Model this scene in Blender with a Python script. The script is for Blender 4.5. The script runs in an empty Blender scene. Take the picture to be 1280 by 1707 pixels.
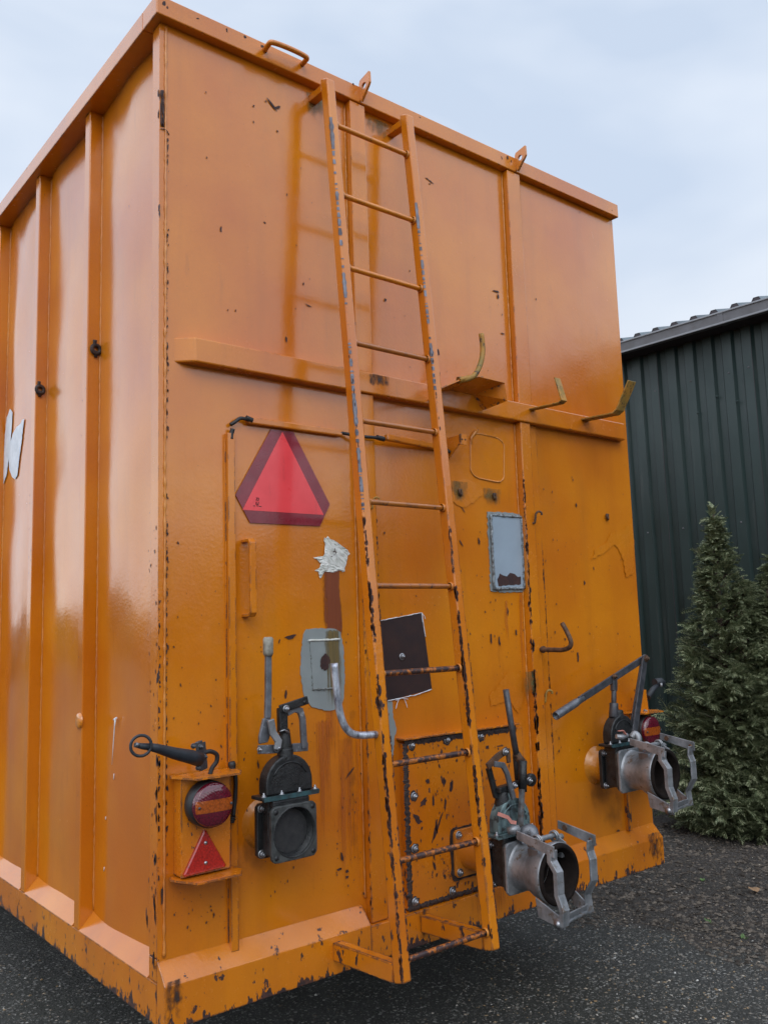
import bpy, bmesh, math, random
from mathutils import Vector, Matrix, noise
import numpy as np

rng = random.Random(7)
C = bpy.context.scene.collection
SC = bpy.context.scene

# ------------------------------------------------------------------ camera
F = 1456.0; PX, PY = 640.0, 853.5
def _dir(x, y): return Vector((x-PX, -(y-PY), -F)).normalized()
_X = _dir(2439, 989); _Y = _dir(-556, 1081)
_Y = (_Y - _X*_X.dot(_Y)).normalized(); _Z = _X.cross(_Y)
ROT = Matrix((_X, _Y, _Z))                 # camera -> world
CAM = Vector((-1.149, -2.498, 1.6))
cd = bpy.data.cameras.new('camera'); cam = bpy.data.objects.new('camera', cd); C.objects.link(cam)
cam.matrix_world = Matrix.Translation(CAM) @ ROT.to_4x4()
cd.sensor_fit = 'HORIZONTAL'; cd.sensor_width = 36; cd.lens = F/1280*36
cd.clip_start = .05; cd.clip_end = 2000
SC.camera = cam

def ray(px, py): return (ROT @ _dir(px, py)).normalized()
def R(px, py, o=0.0):                      # point of the plane that stands o in front of the rear wall
    r = ray(px, py); return CAM + r*((-o-CAM.y)/r.y)
def S(px, py, x=0.0):                      # point of the plane X = x
    r = ray(px, py); return CAM + r*((x-CAM.x)/r.x)
def G(px, py, z=0.0):
    r = ray(px, py); return CAM + r*((z-CAM.z)/r.z)

# ------------------------------------------------------------------ sky and sun
SUN_EL = math.radians(42); SUN_AZ = math.radians(215)      # clockwise from +Y: behind the camera, to the left
w = bpy.data.worlds.new('World'); SC.world = w; w.use_nodes = True
nt = w.node_tree; nt.nodes.clear(); N = nt.nodes.new; L = nt.links.new
out = N('ShaderNodeOutputWorld'); bg = N('ShaderNodeBackground'); bg.inputs['Strength'].default_value = .1
sky = N('ShaderNodeTexSky'); sky.sky_type = 'NISHITA'; sky.sun_disc = False
sky.sun_elevation = SUN_EL; sky.sun_rotation = SUN_AZ; sky.dust_density = 1.5; sky.air_density = 1.0
tc = N('ShaderNodeTexCoord'); mp = N('ShaderNodeMapping'); mp.inputs['Scale'].default_value = (1.2, 1.2, 3.0)
n1 = N('ShaderNodeTexNoise'); n1.inputs['Scale'].default_value = 1.7; n1.inputs['Detail'].default_value = 4; n1.inputs['Roughness'].default_value = .5; n1.inputs['Distortion'].default_value = .3
L(tc.outputs['Generated'], mp.inputs[0]); L(mp.outputs[0], n1.inputs[0])
cr = N('ShaderNodeValToRGB'); e = cr.color_ramp.elements
e[0].position = .36; e[0].color = (5.3, 6.2, 7.6, 1); e[1].position = .64; e[1].color = (7.3, 7.9, 8.8, 1)
L(n1.outputs[0], cr.inputs[0])
# clouds whiten near the horizon; brightness added out of view lights the paint
sp = N('ShaderNodeSeparateXYZ'); L(tc.outputs['Generated'], sp.inputs[0])
mr = N('ShaderNodeMapRange'); mr.inputs['From Min'].default_value = .02; mr.inputs['From Max'].default_value = .42; mr.inputs['To Min'].default_value = 1; mr.inputs['To Max'].default_value = 0; L(sp.outputs['Z'], mr.inputs[0])
mxh = N('ShaderNodeMix'); mxh.data_type = 'RGBA'; mxh.inputs[7].default_value = (7.7, 8.0, 8.3, 1)
L(mr.outputs[0], mxh.inputs[0]); L(cr.outputs[0], mxh.inputs[6])
sd = (math.sin(SUN_AZ)*math.cos(SUN_EL), math.cos(SUN_AZ)*math.cos(SUN_EL), math.sin(SUN_EL))
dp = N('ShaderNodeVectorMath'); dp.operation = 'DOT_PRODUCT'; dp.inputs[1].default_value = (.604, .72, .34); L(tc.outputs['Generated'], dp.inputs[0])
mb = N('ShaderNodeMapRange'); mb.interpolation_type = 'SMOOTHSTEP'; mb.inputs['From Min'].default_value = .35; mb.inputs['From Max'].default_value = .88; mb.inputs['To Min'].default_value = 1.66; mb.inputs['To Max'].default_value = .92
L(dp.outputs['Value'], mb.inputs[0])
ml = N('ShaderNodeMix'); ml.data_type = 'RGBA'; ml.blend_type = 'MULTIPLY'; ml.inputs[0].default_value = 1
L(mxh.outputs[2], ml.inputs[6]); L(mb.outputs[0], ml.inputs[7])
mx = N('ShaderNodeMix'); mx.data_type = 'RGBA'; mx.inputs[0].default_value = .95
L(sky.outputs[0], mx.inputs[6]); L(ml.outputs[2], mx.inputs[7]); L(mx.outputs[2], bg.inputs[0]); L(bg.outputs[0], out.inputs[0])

sl = bpy.data.lights.new('sun', 'SUN'); sl.energy = .6; sl.angle = math.radians(35); sl.color = (1, .96, .9)
so = bpy.data.objects.new('sun', sl); C.objects.link(so)
so.rotation_euler = Vector(sd).to_track_quat('Z', 'Y').to_euler()
SC.view_settings.view_transform = 'Standard'; SC.view_settings.look = 'None'; SC.view_settings.exposure = 0.37
SC.view_settings.gamma = 1; SC.view_settings.use_curve_mapping = False

# ------------------------------------------------------------------ material helpers
class NT:
    def __init__(s, name):
        s.m = bpy.data.materials.new(name); s.m.use_nodes = True; s.t = s.m.node_tree
        s.b = s.t.nodes['Principled BSDF']; s.o = s.t.nodes['Material Output']
        s.tc = s.n('ShaderNodeTexCoord')
    def n(s, t, **k):
        x = s.t.nodes.new(t)
        for a, v in k.items(): setattr(x, a, v)
        return x
    def l(s, a, b): s.t.links.new(a, b)
    def noise(s, scale, detail=3, rough=.5, stretch=None, dist=0, src='Object', off=0):
        n = s.n('ShaderNodeTexNoise'); n.inputs['Scale'].default_value = scale; n.inputs['Detail'].default_value = detail
        n.inputs['Roughness'].default_value = rough; n.inputs['Distortion'].default_value = dist
        m = s.n('ShaderNodeMapping'); m.inputs['Location'].default_value = (off, off*1.7, off*.6)
        if stretch: m.inputs['Scale'].default_value = stretch
        s.l(s.tc.outputs[src], m.inputs[0]); s.l(m.outputs[0], n.inputs[0]); return n.outputs[0]
    def ramp(s, v, a, b, c0=0.0, c1=1.0):
        m = s.n('ShaderNodeMapRange'); m.inputs['From Min'].default_value = a; m.inputs['From Max'].default_value = b
        m.inputs['To Min'].default_value = c0; m.inputs['To Max'].default_value = c1; s.l(v, m.inputs[0]); return m.outputs[0]
    def math(s, op, a, b=None):
        m = s.n('ShaderNodeMath', operation=op)
        for i, v in enumerate((a, b)):
            if v is None: continue
            if hasattr(v, 'links'): s.l(v, m.inputs[i])
            else: m.inputs[i].default_value = v
        return m.outputs[0]
    def mix(s, f, a, b, blend='MIX'):
        m = s.n('ShaderNodeMix', data_type='RGBA', blend_type=blend)
        for i, v in ((0, f), (6, a), (7, b)):
            if hasattr(v, 'links'): s.l(v, m.inputs[i])
            elif i == 0: m.inputs[0].default_value = v
            else: m.inputs[i].default_value = (*v, 1)
        return m.outputs[2]
    def base(s, c):
        if hasattr(c, 'links'): s.l(c, s.b.inputs['Base Color'])
        else: s.b.inputs['Base Color'].default_value = (*c, 1)
    def set(s, **k):
        for a, v in k.items():
            i = s.b.inputs[a.replace('_', ' ')]
            if hasattr(v, 'links'): s.l(v, i)
            else: i.default_value = v
    def bump(s, h, strength=.3, dist=.01):
        b = s.n('ShaderNodeBump'); b.inputs['Strength'].default_value = strength; b.inputs['Distance'].default_value = dist
        s.l(h, b.inputs['Height']); s.l(b.outputs[0], s.b.inputs['Normal'])
        return b

RUST = (.028, .014, .014)
def orange(name, edge=0.0, chips=.5, rough=(.14, .25), base=(.61, .170, .0055), dirt=.9, bottom=True, primer=False, coat=.4):
    """glossy orange trailer paint; chips grow denser low on the body; edge > 0 wears the corners"""
    s = NT(name)
    src = s.n('ShaderNodeNewGeometry'); s.geo = src
    pos = src.outputs['Position']
    def nz(scale, detail=3, rough_=.5, st=(1, 1, 1), dist=0.0):
        n = s.n('ShaderNodeTexNoise'); n.inputs['Scale'].default_value = scale; n.inputs['Detail'].default_value = detail
        n.inputs['Roughness'].default_value = rough_; n.inputs['Distortion'].default_value = dist
        m = s.n('ShaderNodeMapping'); m.inputs['Scale'].default_value = st; s.l(pos, m.inputs[0]); s.l(m.outputs[0], n.inputs[0]); return n.outputs[0]
    c2 = (base[0]*1.08, base[1]*1.28, base[2]*1.1); c3 = (base[0]*.86, base[1]*.80, base[2])
    col = s.mix(s.ramp(nz(1.7, 4), .35, .68), c3, c2)
    # vertical dirt streaks and green-brown grime
    col = s.mix(s.math('MULTIPLY', s.ramp(nz(9, 5, .6, (1, 1, .07)), .52, .8), .30*dirt), col, (.30, .085, .012))
    col = s.mix(s.math('MULTIPLY', s.ramp(nz(3.2, 5, .65, (1, 1, .5)), .56, .8), .28*dirt), col, (.26, .13, .02))
    speck = s.math('GREATER_THAN', nz(115, 3, .6), .735); col = s.mix(s.math('MULTIPLY', speck, .55), col, (.12, .035, .012))
    col = s.mix(s.math('MULTIPLY', s.ramp(nz(26, 6, .7, (1, 1, .12)), .60, .78), .35), col, (.24, .075, .012))
    fine = nz(180, 2); col = s.mix(s.ramp(fine, .25, .75, .0, .13), col, (.30, .09, .01))
    sep = s.n('ShaderNodeSeparateXYZ'); s.l(pos, sep.inputs[0])
    low = s.ramp(sep.outputs['Z'], .35, 2.6, 1.0, 0.0)
    c_n = nz(46, 4, .62, (1, 1, .55))
    thr = s.math('SUBTRACT', .80 - .03*chips, s.math('MULTIPLY', low, .085*chips))
    m = s.math('GREATER_THAN', c_n, thr)
    if bottom:      # scraped, rusty strip just above the lower edge
        bt = s.ramp(sep.outputs['Z'], .482, .56, .27, 0.0)
        nb = nz(26, 5, .65, (1, 1, .35))
        m = s.math('MAXIMUM', m, s.math('GREATER_THAN', s.math('ADD', nb, bt), .74))
    if edge > 0:
        bv = s.n('ShaderNodeBevel', samples=4); bv.inputs['Radius'].default_value = .010
        d = s.n('ShaderNodeVectorMath', operation='DOT_PRODUCT'); s.l(bv.outputs[0], d.inputs[0]); s.l(src.outputs['True Normal'], d.inputs[1])
        em = s.ramp(d.outputs['Value'], .995, .90, 0, 1)
        en = nz(30, 4, .6, (1, 1, .5))
        t2 = s.math('SUBTRACT', .66, s.math('MULTIPLY', low, .20*edge))
        em = s.math('GREATER_THAN', s.math('ADD', en, s.math('MULTIPLY', em, .22)), s.math('ADD', t2, .13))
        m = s.math('MAXIMUM', m, em)
    rustc = s.mix(s.ramp(nz(60, 2), .4, .65), RUST, (.075, .028, .018))
    if primer: rustc = s.mix(.55, rustc, (.16, .18, .22))
    col = s.mix(m, col, rustc)
    s.base(col)
    rg = s.math('ADD', s.ramp(nz(5, 4), .3, .7, rough[0], rough[1]), s.ramp(nz(38, 5, .7), .5, .75, 0, .12))
    s.set(Roughness=s.math('ADD', rg, s.math('MULTIPLY', m, .45)), IOR=1.5, Coat_Weight=coat, Coat_Roughness=s.ramp(rg, rough[0], rough[1], rough[0]*.8, rough[1]*.8))
    b1 = s.bump(nz(2.6, 2, .4), .22, .03)
    b2 = s.n('ShaderNodeBump'); b2.inputs['Strength'].default_value = .4; b2.inputs['Distance'].default_value = .0016
    s.l(s.math('SUBTRACT', s.math('MULTIPLY', nz(95, 3), .8), m), b2.inputs['Height']); s.l(b1.outputs[0], b2.inputs['Normal']); s.l(b2.outputs[0], s.b.inputs['Normal'])
    return s.m

def metal(name, c1, c2, scale=30, metallic=.6, rough=(.35, .6), spots=None, st=None, bump=.3):
    s = NT(name)
    col = s.mix(s.ramp(s.noise(scale, 5, .6, st), .35, .65), c1, c2)
    if spots: col = s.mix(s.ramp(s.noise(scale*1.3, 5, .7, off=3), spots[0], spots[0]+.08), col, spots[1])
    s.base(col); s.set(Metallic=metallic, Roughness=s.ramp(s.noise(scale*.7, 3, off=5), .3, .7, *rough))
    s.bump(s.noise(scale*5, 4, .6), bump, .002)
    return s.m
def plain(name, c, rough=.5, var=.15, scale=25, metallic=0.0, bump=.15, c2=None, **k):
    s = NT(name); c2 = c2 or tuple(v*(1-2.2*var) for v in c)
    s.base(s.mix(s.ramp(s.noise(scale, 4, .6), .3, .7), c, c2)); s.set(Roughness=rough, Metallic=metallic, **k)
    s.bump(s.noise(scale*6, 3), bump, .0015); return s.m

M = {}
M['orange'] = orange('orange_paint', 0, .55, coat=.5, rough=(.12, .23))
M['orange_side'] = orange('orange_paint_side', 0, .25, rough=(.10, .19), bottom=True)
M['orange_edge'] = orange('orange_paint_worn_edges', .8, .6)
M['orange_ladder'] = orange('orange_paint_ladder', 1.0, .7, bottom=False)
M['orange_rung'] = orange('orange_paint_rung', 1.0, 2.6, bottom=False, base=(.40, .12, .015))
M['orange_door'] = orange('orange_paint_door', 1.0, 1.3, bottom=False)
M['orange_touch'] = orange('orange_paint_touched_up', 0, .8, base=(.54, .17, .009), bottom=False, rough=(.2, .35))
M['orange_beacon'] = orange('orange_paint_bracket', .9, .7, bottom=False, rough=(.18, .3))
M['rust_steel'] = metal('rusty_steel', (.05, .03, .022), (.15, .075, .04), 40, .35, (.5, .8), (.6, (.22, .17, .06)))
M['hook_paint'] = metal('worn_yellow_steel', (.22, .15, .035), (.42, .2, .03), 30, .1, (.45, .7), (.55, (.07, .04, .025)))
M['galv'] = metal('galvanised_steel', (.37, .38, .40), (.17, .18, .19), 16, .6, (.35, .6), (.57, (.17, .125, .09)), bump=.6)
M['galv_worn'] = metal('scuffed_galvanised_steel', (.62, .66, .74), (.12, .12, .15), 60, .6, (.3, .5), None, (1, 1, .4))
M['grey_steel'] = metal('grey_lever_steel', (.19, .20, .22), (.10, .105, .12), 30, .6, (.35, .6), (.62, (.42, .44, .46)))
M['dark_steel'] = metal('dark_lever_steel', (.05, .053, .062), (.10, .10, .11), 30, .5, (.35, .6), (.66, (.12, .06, .04)))
M['cast'] = metal('black_cast_iron', (.008, .009, .010), (.026, .027, .028), 45, .2, (.25, .5), (.66, (.065, .06, .055)), bump=1.0)
M['cast_front'] = metal('grey_cast_flange', (.085, .09, .088), (.026, .028, .028), 30, .3, (.4, .6), (.62, (.12, .14, .13)), bump=.5)
M['verdigris'] = metal('weathered_blue_green_iron', (.035, .05, .055), (.15, .22, .225), 26, .2, (.45, .7), (.55, (.03, .035, .035)), (1, 1, .5), .5)
M['teal'] = metal('teal_gasket', (.03, .085, .095), (.018, .03, .034), 40, .1, (.4, .6), (.6, (.02, .02, .02)))
M['rubber'] = plain('black_rubber', (.018, .018, .020), .5, .2, 30)
M['rubber_in'] = plain('worn_rubber_lining', (.006, .005, .005), .85, .2, 25, c2=(.022, .015, .012), bump=.4)
M['rubber_in'].node_tree.nodes['Principled BSDF'].inputs['IOR'].default_value = 1.25
M['marker_rubber'] = plain('blue_black_rubber', (.022, .027, .035), .55, .2, 30)
M['bolt'] = metal('zinc_bolt', (.45, .46, .48), (.22, .22, .24), 80, .85, (.25, .45))
M['grip'] = metal('worn_cream_grip', (.36, .35, .30), (.16, .14, .11), 35, .1, (.5, .7))
M['white'] = plain('white_paint', (.74, .76, .80), .5, .05, 20, c2=(.55, .57, .60))
M['white_caulk'] = plain('white_sealant', (.72, .73, .70), .6, .1, 40, c2=(.50, .52, .47), bump=.9)
M['primer'] = plain('grey_primer', (.245, .275, .275), .55, .06, 14, bump=.2)
M['panel_blue'] = plain('pale_blue_grey_paint', (.30, .37, .44), .45, .06, 6)
M['black_plate'] = plain('rust_brown_plate', (.020, .012, .014), .4, .2, 12, c2=(.045, .020, .016))
def film(name, c, c2, rough):
    s = NT(name); v = s.n('ShaderNodeTexVoronoi'); v.inputs['Scale'].default_value = 420; s.l(s.tc.outputs['Object'], v.inputs[0])
    col = s.mix(s.ramp(s.noise(7, 5, .6), .35, .7), c, c2); col = s.mix(s.math('MULTIPLY', s.ramp(s.noise(30, 5, .7, (1, 1, .3)), .58, .75), .3), col, (.12, .03, .02))
    s.base(s.mix(s.math('MULTIPLY', v.outputs[0], .25), col, c2)); s.set(Roughness=s.ramp(s.noise(12, 4), .3, .7, rough, rough+.2), Coat_Weight=.4, Coat_Roughness=.12)
    s.bump(s.noise(18, 4, .55, (1, 1, .6)), .35, .003); return s.m
M['sign_red'] = film('fluorescent_red_film', (.82, .05, .06), (.70, .03, .04), .22)
M['sign_dark'] = film('dark_red_reflective_film', (.24, .006, .022), (.14, .004, .014), .18)
M['ink'] = plain('black_print', (.03, .002, .004), .5)
M['crust'] = metal('black_rust_crust', (.016, .011, .012), (.06, .035, .028), 50, .1, (.5, .85), None, None, 1.0)
M['chip'] = metal('bare_rust_chip', (.028, .012, .013), (.06, .024, .018), 50, .1, (.6, .8))
M['weld'] = orange('orange_weld_bead', 0, .6, base=(.60, .20, .03), bottom=False, rough=(.3, .5))
M['scrape_grey'] = metal('bare_grey_scrape', (.20, .20, .235), (.06, .05, .06), 60, .3, (.4, .6), None, (1, 1, .3))
M['rung_worn'] = metal('rung_worn_through', (.035, .022, .026), (.085, .045, .035), 40, .35, (.3, .5), (.50, (.42, .13, .02)), (.5, 1, 1))
M['pink'] = plain('faded_pink_lever_coat', (.62, .25, .2), .5, .1)
def lens(name, c, r=.12):
    s = NT(name); v = s.n('ShaderNodeTexVoronoi'); v.inputs['Scale'].default_value = 160; s.l(s.tc.outputs['Object'], v.inputs[0])
    s.base(s.mix(v.outputs[0], c, tuple(x*.45 for x in c))); s.set(Roughness=r, IOR=1.5, Coat_Weight=1.0, Coat_Roughness=.05)
    wv = s.n('ShaderNodeTexWave', bands_direction='DIAGONAL'); wv.inputs['Scale'].default_value = 60; s.l(s.tc.outputs['Object'], wv.inputs[0]); s.bump(s.math('ADD', v.outputs[0], s.math('MULTIPLY', wv.outputs['Fac'], .6)), .35, .0015); return s.m
M['lens_red'] = lens('dark_red_lens', (.13, .003, .018)); M['lens_amber'] = lens('amber_lens', (.42, .085, .006)); M['reflector'] = lens('red_triangle_lens', (.48, .016, .008), .2)
M['reflector_amber'] = lens('amber_reflector', (.85, .28, .01), .3)

def streak(name, col, col2, dens=.5, sc=(60, 60, 2.2), hard=.16):
    """semi-transparent stain running down a wall; its quad carries a 0..1 uv"""
    s = NT(name); s.m.blend_method = 'HASHED' if hasattr(s.m, 'blend_method') else None
    uv = s.n('ShaderNodeSeparateXYZ'); s.l(s.tc.outputs['UV'], uv.inputs[0])
    ux = s.math('ADD', uv.outputs[0], s.math('MULTIPLY', s.math('SUBTRACT', s.noise(1, 4, .65, (25, 25, 7), off=8), .5), .9))
    def edge(v, a):
        return s.math('MULTIPLY', s.ramp(v, 0, a), s.ramp(v, 1-a, 1, 1, 0))
    fade = s.math('MULTIPLY', edge(ux, .34), s.math('MULTIPLY', s.ramp(uv.outputs[1], 0, .55), s.ramp(uv.outputs[1], .97, 1, 1, 0)))
    n = s.noise(1, 5, .6, sc)
    a = s.ramp(s.math('ADD', n, s.math('MULTIPLY', s.math('POWER', fade, .6), .42)), .80-dens*.34, .80-dens*.34+hard)
    s.base(s.mix(s.noise(1, 4, .6, (90, 90, 4), off=2), col, col2)); s.set(Roughness=.6, Alpha=s.math('MULTIPLY', s.math('MULTIPLY', a, s.ramp(fade, 0, .25)), .92))
    return s.m
M['st_rust'] = streak('rust_run', (.14, .025, .008), (.25, .06, .010), .95, (110, 60, 2.2), .3)
M['st_faint'] = streak('faint_rust_run', (.38, .075, .01), (.48, .13, .012), .16, (100, 60, 2.6), .5)
M['st_green'] = streak('green_brown_run', (.12, .085, .025), (.17, .12, .04), .72, (150, 60, 3), .35)
M['st_moss'] = streak('mossy_grime', (.06, .06, .025), (.12, .11, .03), .42, (30, 30, 18), .5)
M['st_black'] = streak('black_grime', (.02, .016, .014), (.06, .03, .02), .22, (55, 55, 30), .3)
M['st_yellow'] = streak('yellow_orange_touch_up', (.60, .205, .007), (.57, .19, .006), .50, (9, 9, 9), .35)

# ------------------------------------------------------------------ mesh helpers
class MB:
    def __init__(s): s.bm = bmesh.new(); s.uv = None
    def face(s, vs, smooth=False):
        f = s.bm.faces.new(vs); f.smooth = smooth; return f
    def box(s, a, b):
        x0, x1 = sorted((a[0], b[0])); y0, y1 = sorted((a[1], b[1])); z0, z1 = sorted((a[2], b[2]))
        v = [s.bm.verts.new(p) for p in ((x0,y0,z0),(x1,y0,z0),(x1,y1,z0),(x0,y1,z0),(x0,y0,z1),(x1,y0,z1),(x1,y1,z1),(x0,y1,z1))]
        for q in ((0,3,2,1),(4,5,6,7),(0,1,5,4),(1,2,6,5),(2,3,7,6),(3,0,4,7)): s.face([v[i] for i in q])
        return s
    def extrude(s, pts, d):
        """closed polygon of 3-D points extruded by the vector d"""
        pts = [Vector(p) for p in pts]; d = Vector(d); n = len(pts)
        a = [s.bm.verts.new(p) for p in pts]; b = [s.bm.verts.new(p+d) for p in pts]
        s.face(a[::-1]); s.face(b)
        for i in range(n): s.face([a[i], a[(i+1) % n], b[(i+1) % n], b[i]])
        return s
    def bar(s, p, q, wdt, thk, side=(0, -1, 0)):
        """flat or square bar p-q; thk along `side`, wdt across"""
        p, q, side = Vector(p), Vector(q), Vector(side); d = (q-p).normalized()
        u = d.cross(side).normalized()*wdt/2; v = u.cross(d).normalized()*thk/2
        return s.extrude([p-u-v, p+u-v, p+u+v, p-u+v], q-p)
    def strip(s, pts, wdt, thk, side):
        """bent flat bar: path pts, width along `side`, thickness in the bending plane"""
        P = [Vector(p) for p in pts]; side = Vector(side).normalized(); rings = []
        for i, p in enumerate(P):
            a = (P[i]-P[i-1]).normalized() if i else (P[1]-P[0]).normalized()
            b = (P[i+1]-P[i]).normalized() if i < len(P)-1 else a
            t = (a+b).normalized(); nrm = t.cross(side).normalized(); k = 1/max(.4, math.cos(a.angle(b)/2) if a.length and b.length else 1)
            rings.append([s.bm.verts.new(p + side*sx*wdt/2 + nrm*sn*thk/2*k) for sx, sn in ((-1,-1),(1,-1),(1,1),(-1,1))])
        for i in range(len(rings)-1):
            for j in range(4): s.face([rings[i][j], rings[i][(j+1) % 4], rings[i+1][(j+1) % 4], rings[i+1][j]])
        s.face(rings[0][::-1]); s.face(rings[-1]); return s
    def tube(s, pts, r, n=10, jit=0, cap=True):
        P = [Vector(p) for p in pts]; rings = []; ref = None
        for i, p in enumerate(P):
            a = (P[i]-P[i-1]) if i else (P[1]-P[0]); b = (P[i+1]-P[i]) if i < len(P)-1 else a
            t = (a.normalized()+b.normalized()).normalized()
            if ref is None: ref = t.orthogonal().normalized()
            ref = (ref - t*ref.dot(t)).normalized(); bi = t.cross(ref)
            rr = (r[i] if isinstance(r, (list, tuple)) else r)*(1+rng.uniform(-jit, jit))
            rings.append([s.bm.verts.new(p + (ref*math.cos(2*math.pi*k/n)+bi*math.sin(2*math.pi*k/n))*rr) for k in range(n)])
        for i in range(len(rings)-1):
            for j in range(n): s.face([rings[i][j], rings[i][(j+1) % n], rings[i+1][(j+1) % n], rings[i+1][j]], True)
        if cap: s.face(rings[0][::-1]); s.face(rings[-1])
        return s
    def lathe(s, prof, o, ax, n=40, close=False):
        """profile of (radius, along) turned about the axis ax through o"""
        o, ax = Vector(o), Vector(ax).normalized(); u = ax.orthogonal().normalized(); v = ax.cross(u); rings = []
        for r, h in prof:
            rings.append([s.bm.verts.new(o+ax*h+(u*math.cos(2*math.pi*k/n)+v*math.sin(2*math.pi*k/n))*max(r, 1e-5)) for k in range(n)])
        for i in range(len(rings)-1):
            for j in range(n): s.face([rings[i][j], rings[i][(j+1) % n], rings[i+1][(j+1) % n], rings[i+1][j]], True)
        if close:
            for j in range(n): s.face([rings[-1][j], rings[-1][(j+1) % n], rings[0][(j+1) % n], rings[0][j]], True)
        return s
    def quad_uv(s, pts):
        if s.uv is None: s.uv = s.bm.loops.layers.uv.new('UVMap')
        f = s.face([s.bm.verts.new(p) for p in pts])
        for lp, c in zip(f.loops, ((0, 0), (1, 0), (1, 1), (0, 1))): lp[s.uv].uv = c
        return s
    def build(s, name, mat, parent=None, bevel=0, seg=2, label=None, kind=None, smooth_angle=None, weld=False):
        bm = s.bm
        if weld: bmesh.ops.remove_doubles(bm, verts=bm.verts, dist=1e-5)
        bmesh.ops.recalc_face_normals(bm, faces=bm.faces)
        me = bpy.data.meshes.new(name); bm.to_mesh(me); bm.free()
        me.materials.append(M[mat] if isinstance(mat, str) else mat)
        o = bpy.data.objects.new(name, me); C.objects.link(o)
        if parent: o.parent = parent
        if bevel:
            b = o.modifiers.new('bevel', 'BEVEL'); b.width = bevel; b.segments = seg; b.limit_method = 'ANGLE'; b.angle_limit = math.radians(38)
        if label: o['label'] = label
        if kind: o['kind'] = kind
        return o
def smooth_path(pts, n=6):
    P = [Vector(p) for p in pts]; P = [P[0]*2-P[1]] + P + [P[-1]*2-P[-2]]; outp = []
    for i in range(1, len(P)-2):
        for k in range(n):
            t = k/n; a, b, c, d = P[i-1:i+3]
            outp.append(.5*((2*b)+(-a+c)*t+(2*a-5*b+4*c-d)*t*t+(-a+3*b-3*c+d)*t*t*t))
    outp.append(P[-2]); return outp
def thing(name, label, cat, loc=(0, 0, 0), group=None):
    o = bpy.data.objects.new(name, None); C.objects.link(o); o.empty_display_size = .2
    o.location = loc; o['label'] = label; o['category'] = cat
    if group: o['group'] = group
    return o
def nut(mb, p, ax=(0, -1, 0), r=.011, h=.009):
    ax = Vector(ax).normalized()
    mb.lathe([(0, 0), (r*1.5, 0), (r*1.5, .002), (r*1.1, .002)], p, ax, 12)
    mb.lathe([(r, .001), (r, h), (r*.75, h+.001), (0, h+.001)], p, ax, 6)
    mb.lathe([(r*.5, h), (r*.5, h+.006), (0, h+.007)], p, ax, 8)
def blob(mb, c, rx, rz, normal='rear', off=.0012, ang=0, n=9, rough=.35):
    """irregular thin chip standing `off` proud of the plane through c"""
    ph = rng.uniform(0, 6.28); vs = []
    for k in range(n):
        a = 2*math.pi*k/n; q = 1+rng.uniform(-rough, rough)
        x, z = math.cos(a)*rx*q, math.sin(a)*rz*q
        x, z = x*math.cos(ang)-z*math.sin(ang), x*math.sin(ang)+z*math.cos(ang)
        vs.append(mb.bm.verts.new((c[0]+x, c[1]-off, c[2]+z) if normal == 'rear' else (c[0]-off, c[1]+x, c[2]+z)))
    mb.face(vs if normal == 'rear' else vs[::-1])

def edge_chips(mb, x, yf, z1, z0, n, big=1.0, sgn=1, spread=.006, side=True):
    """ragged flakes hugging a vertical edge at x; sgn=1 when the part lies to the right of the edge"""
    for _ in range(n):
        z = rng.uniform(z0, z1)
        if noise.noise(Vector((x*7, z*4.5, 3)))+.5*noise.noise(Vector((x*3, z*19, 8))) < -.16: continue
        k = rng.random()**2; a = (.0012+.0042*k)*big; b = (.002+.010*k)*big; m_ = 9
        front = (not side) or rng.random() < .62; off = rng.random()**2*spread
        vs_ = []
        for j in range(m_):
            t = 2*math.pi*j/m_; q = 1+rng.uniform(-.45, .45); u = max(-off-.0003, math.cos(t)*a*q); zz = z+math.sin(t)*b*q
            if front: vs_.append(mb.bm.verts.new((x+sgn*(off+u), yf(zz)-.0009, zz)))
            else: vs_.append(mb.bm.verts.new((x-sgn*.0009, yf(zz)+off+u+.0005, zz)))
        mb.face(vs_)

W = 2.45; DEEP = 6.2; ZB = .485; ZT = 3.68

# ================================================================== THE CONTAINER
BOX = thing('tank_container', 'tall orange steel container with a ladder, hose couplings and tail lights on its rear wall', 'container', (0, 0, ZB))
BOX_LOC = Vector((0, 0, ZB))
_build = MB.build
def build(s, name, mat, parent=None, **k):          # parts are modelled in world space; keep them there under their parent
    if parent is not None:
        k0 = Vector((0, 0, 0)); p = parent
        while p is not None: k0 += p.location; p = p.parent
        bmesh.ops.translate(s.bm, verts=s.bm.verts, vec=-k0)
    return _build(s, name, mat, parent, **k)
MB.build = build

# --- rear wall: gently bulging sheet between posts
def sheet(mb, fx, nu, nv):
    g = [[mb.bm.verts.new(fx(i/nu, j/nv)) for j in range(nv+1)] for i in range(nu+1)]
    for i in range(nu):
        for j in range(nv): mb.face([g[i][j], g[i+1][j], g[i+1][j+1], g[i][j+1]], True)
def rear_fx(x0, x1, z0, z1, amp):
    def f(u, v):
        x = x0+(x1-x0)*u; z = z0+(z1-z0)*v
        b = math.sin(math.pi*u)*math.sin(math.pi*v)
        e = min(1, u*12, (1-u)*12)
        y = -amp*b + e*.0012*noise.noise(Vector((x*1.7, 3.1, z*1.1))) 
        return Vector((x, y-0.001, z))
    return f
mb = MB()
for x0, x1 in ((0.0, .762), (.835, 1.64), (1.72, W)):
    sheet(mb, rear_fx(x0, x1, 2.50, 3.62, .003), 36, 40)
    sheet(mb, rear_fx(x0, x1, .50, 2.50, .002), 36, 60)
for x0, x1 in ((.762, .835), (1.64, 1.72)): sheet(mb, rear_fx(x0, x1, .5, 3.62, 0), 3, 30)
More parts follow.
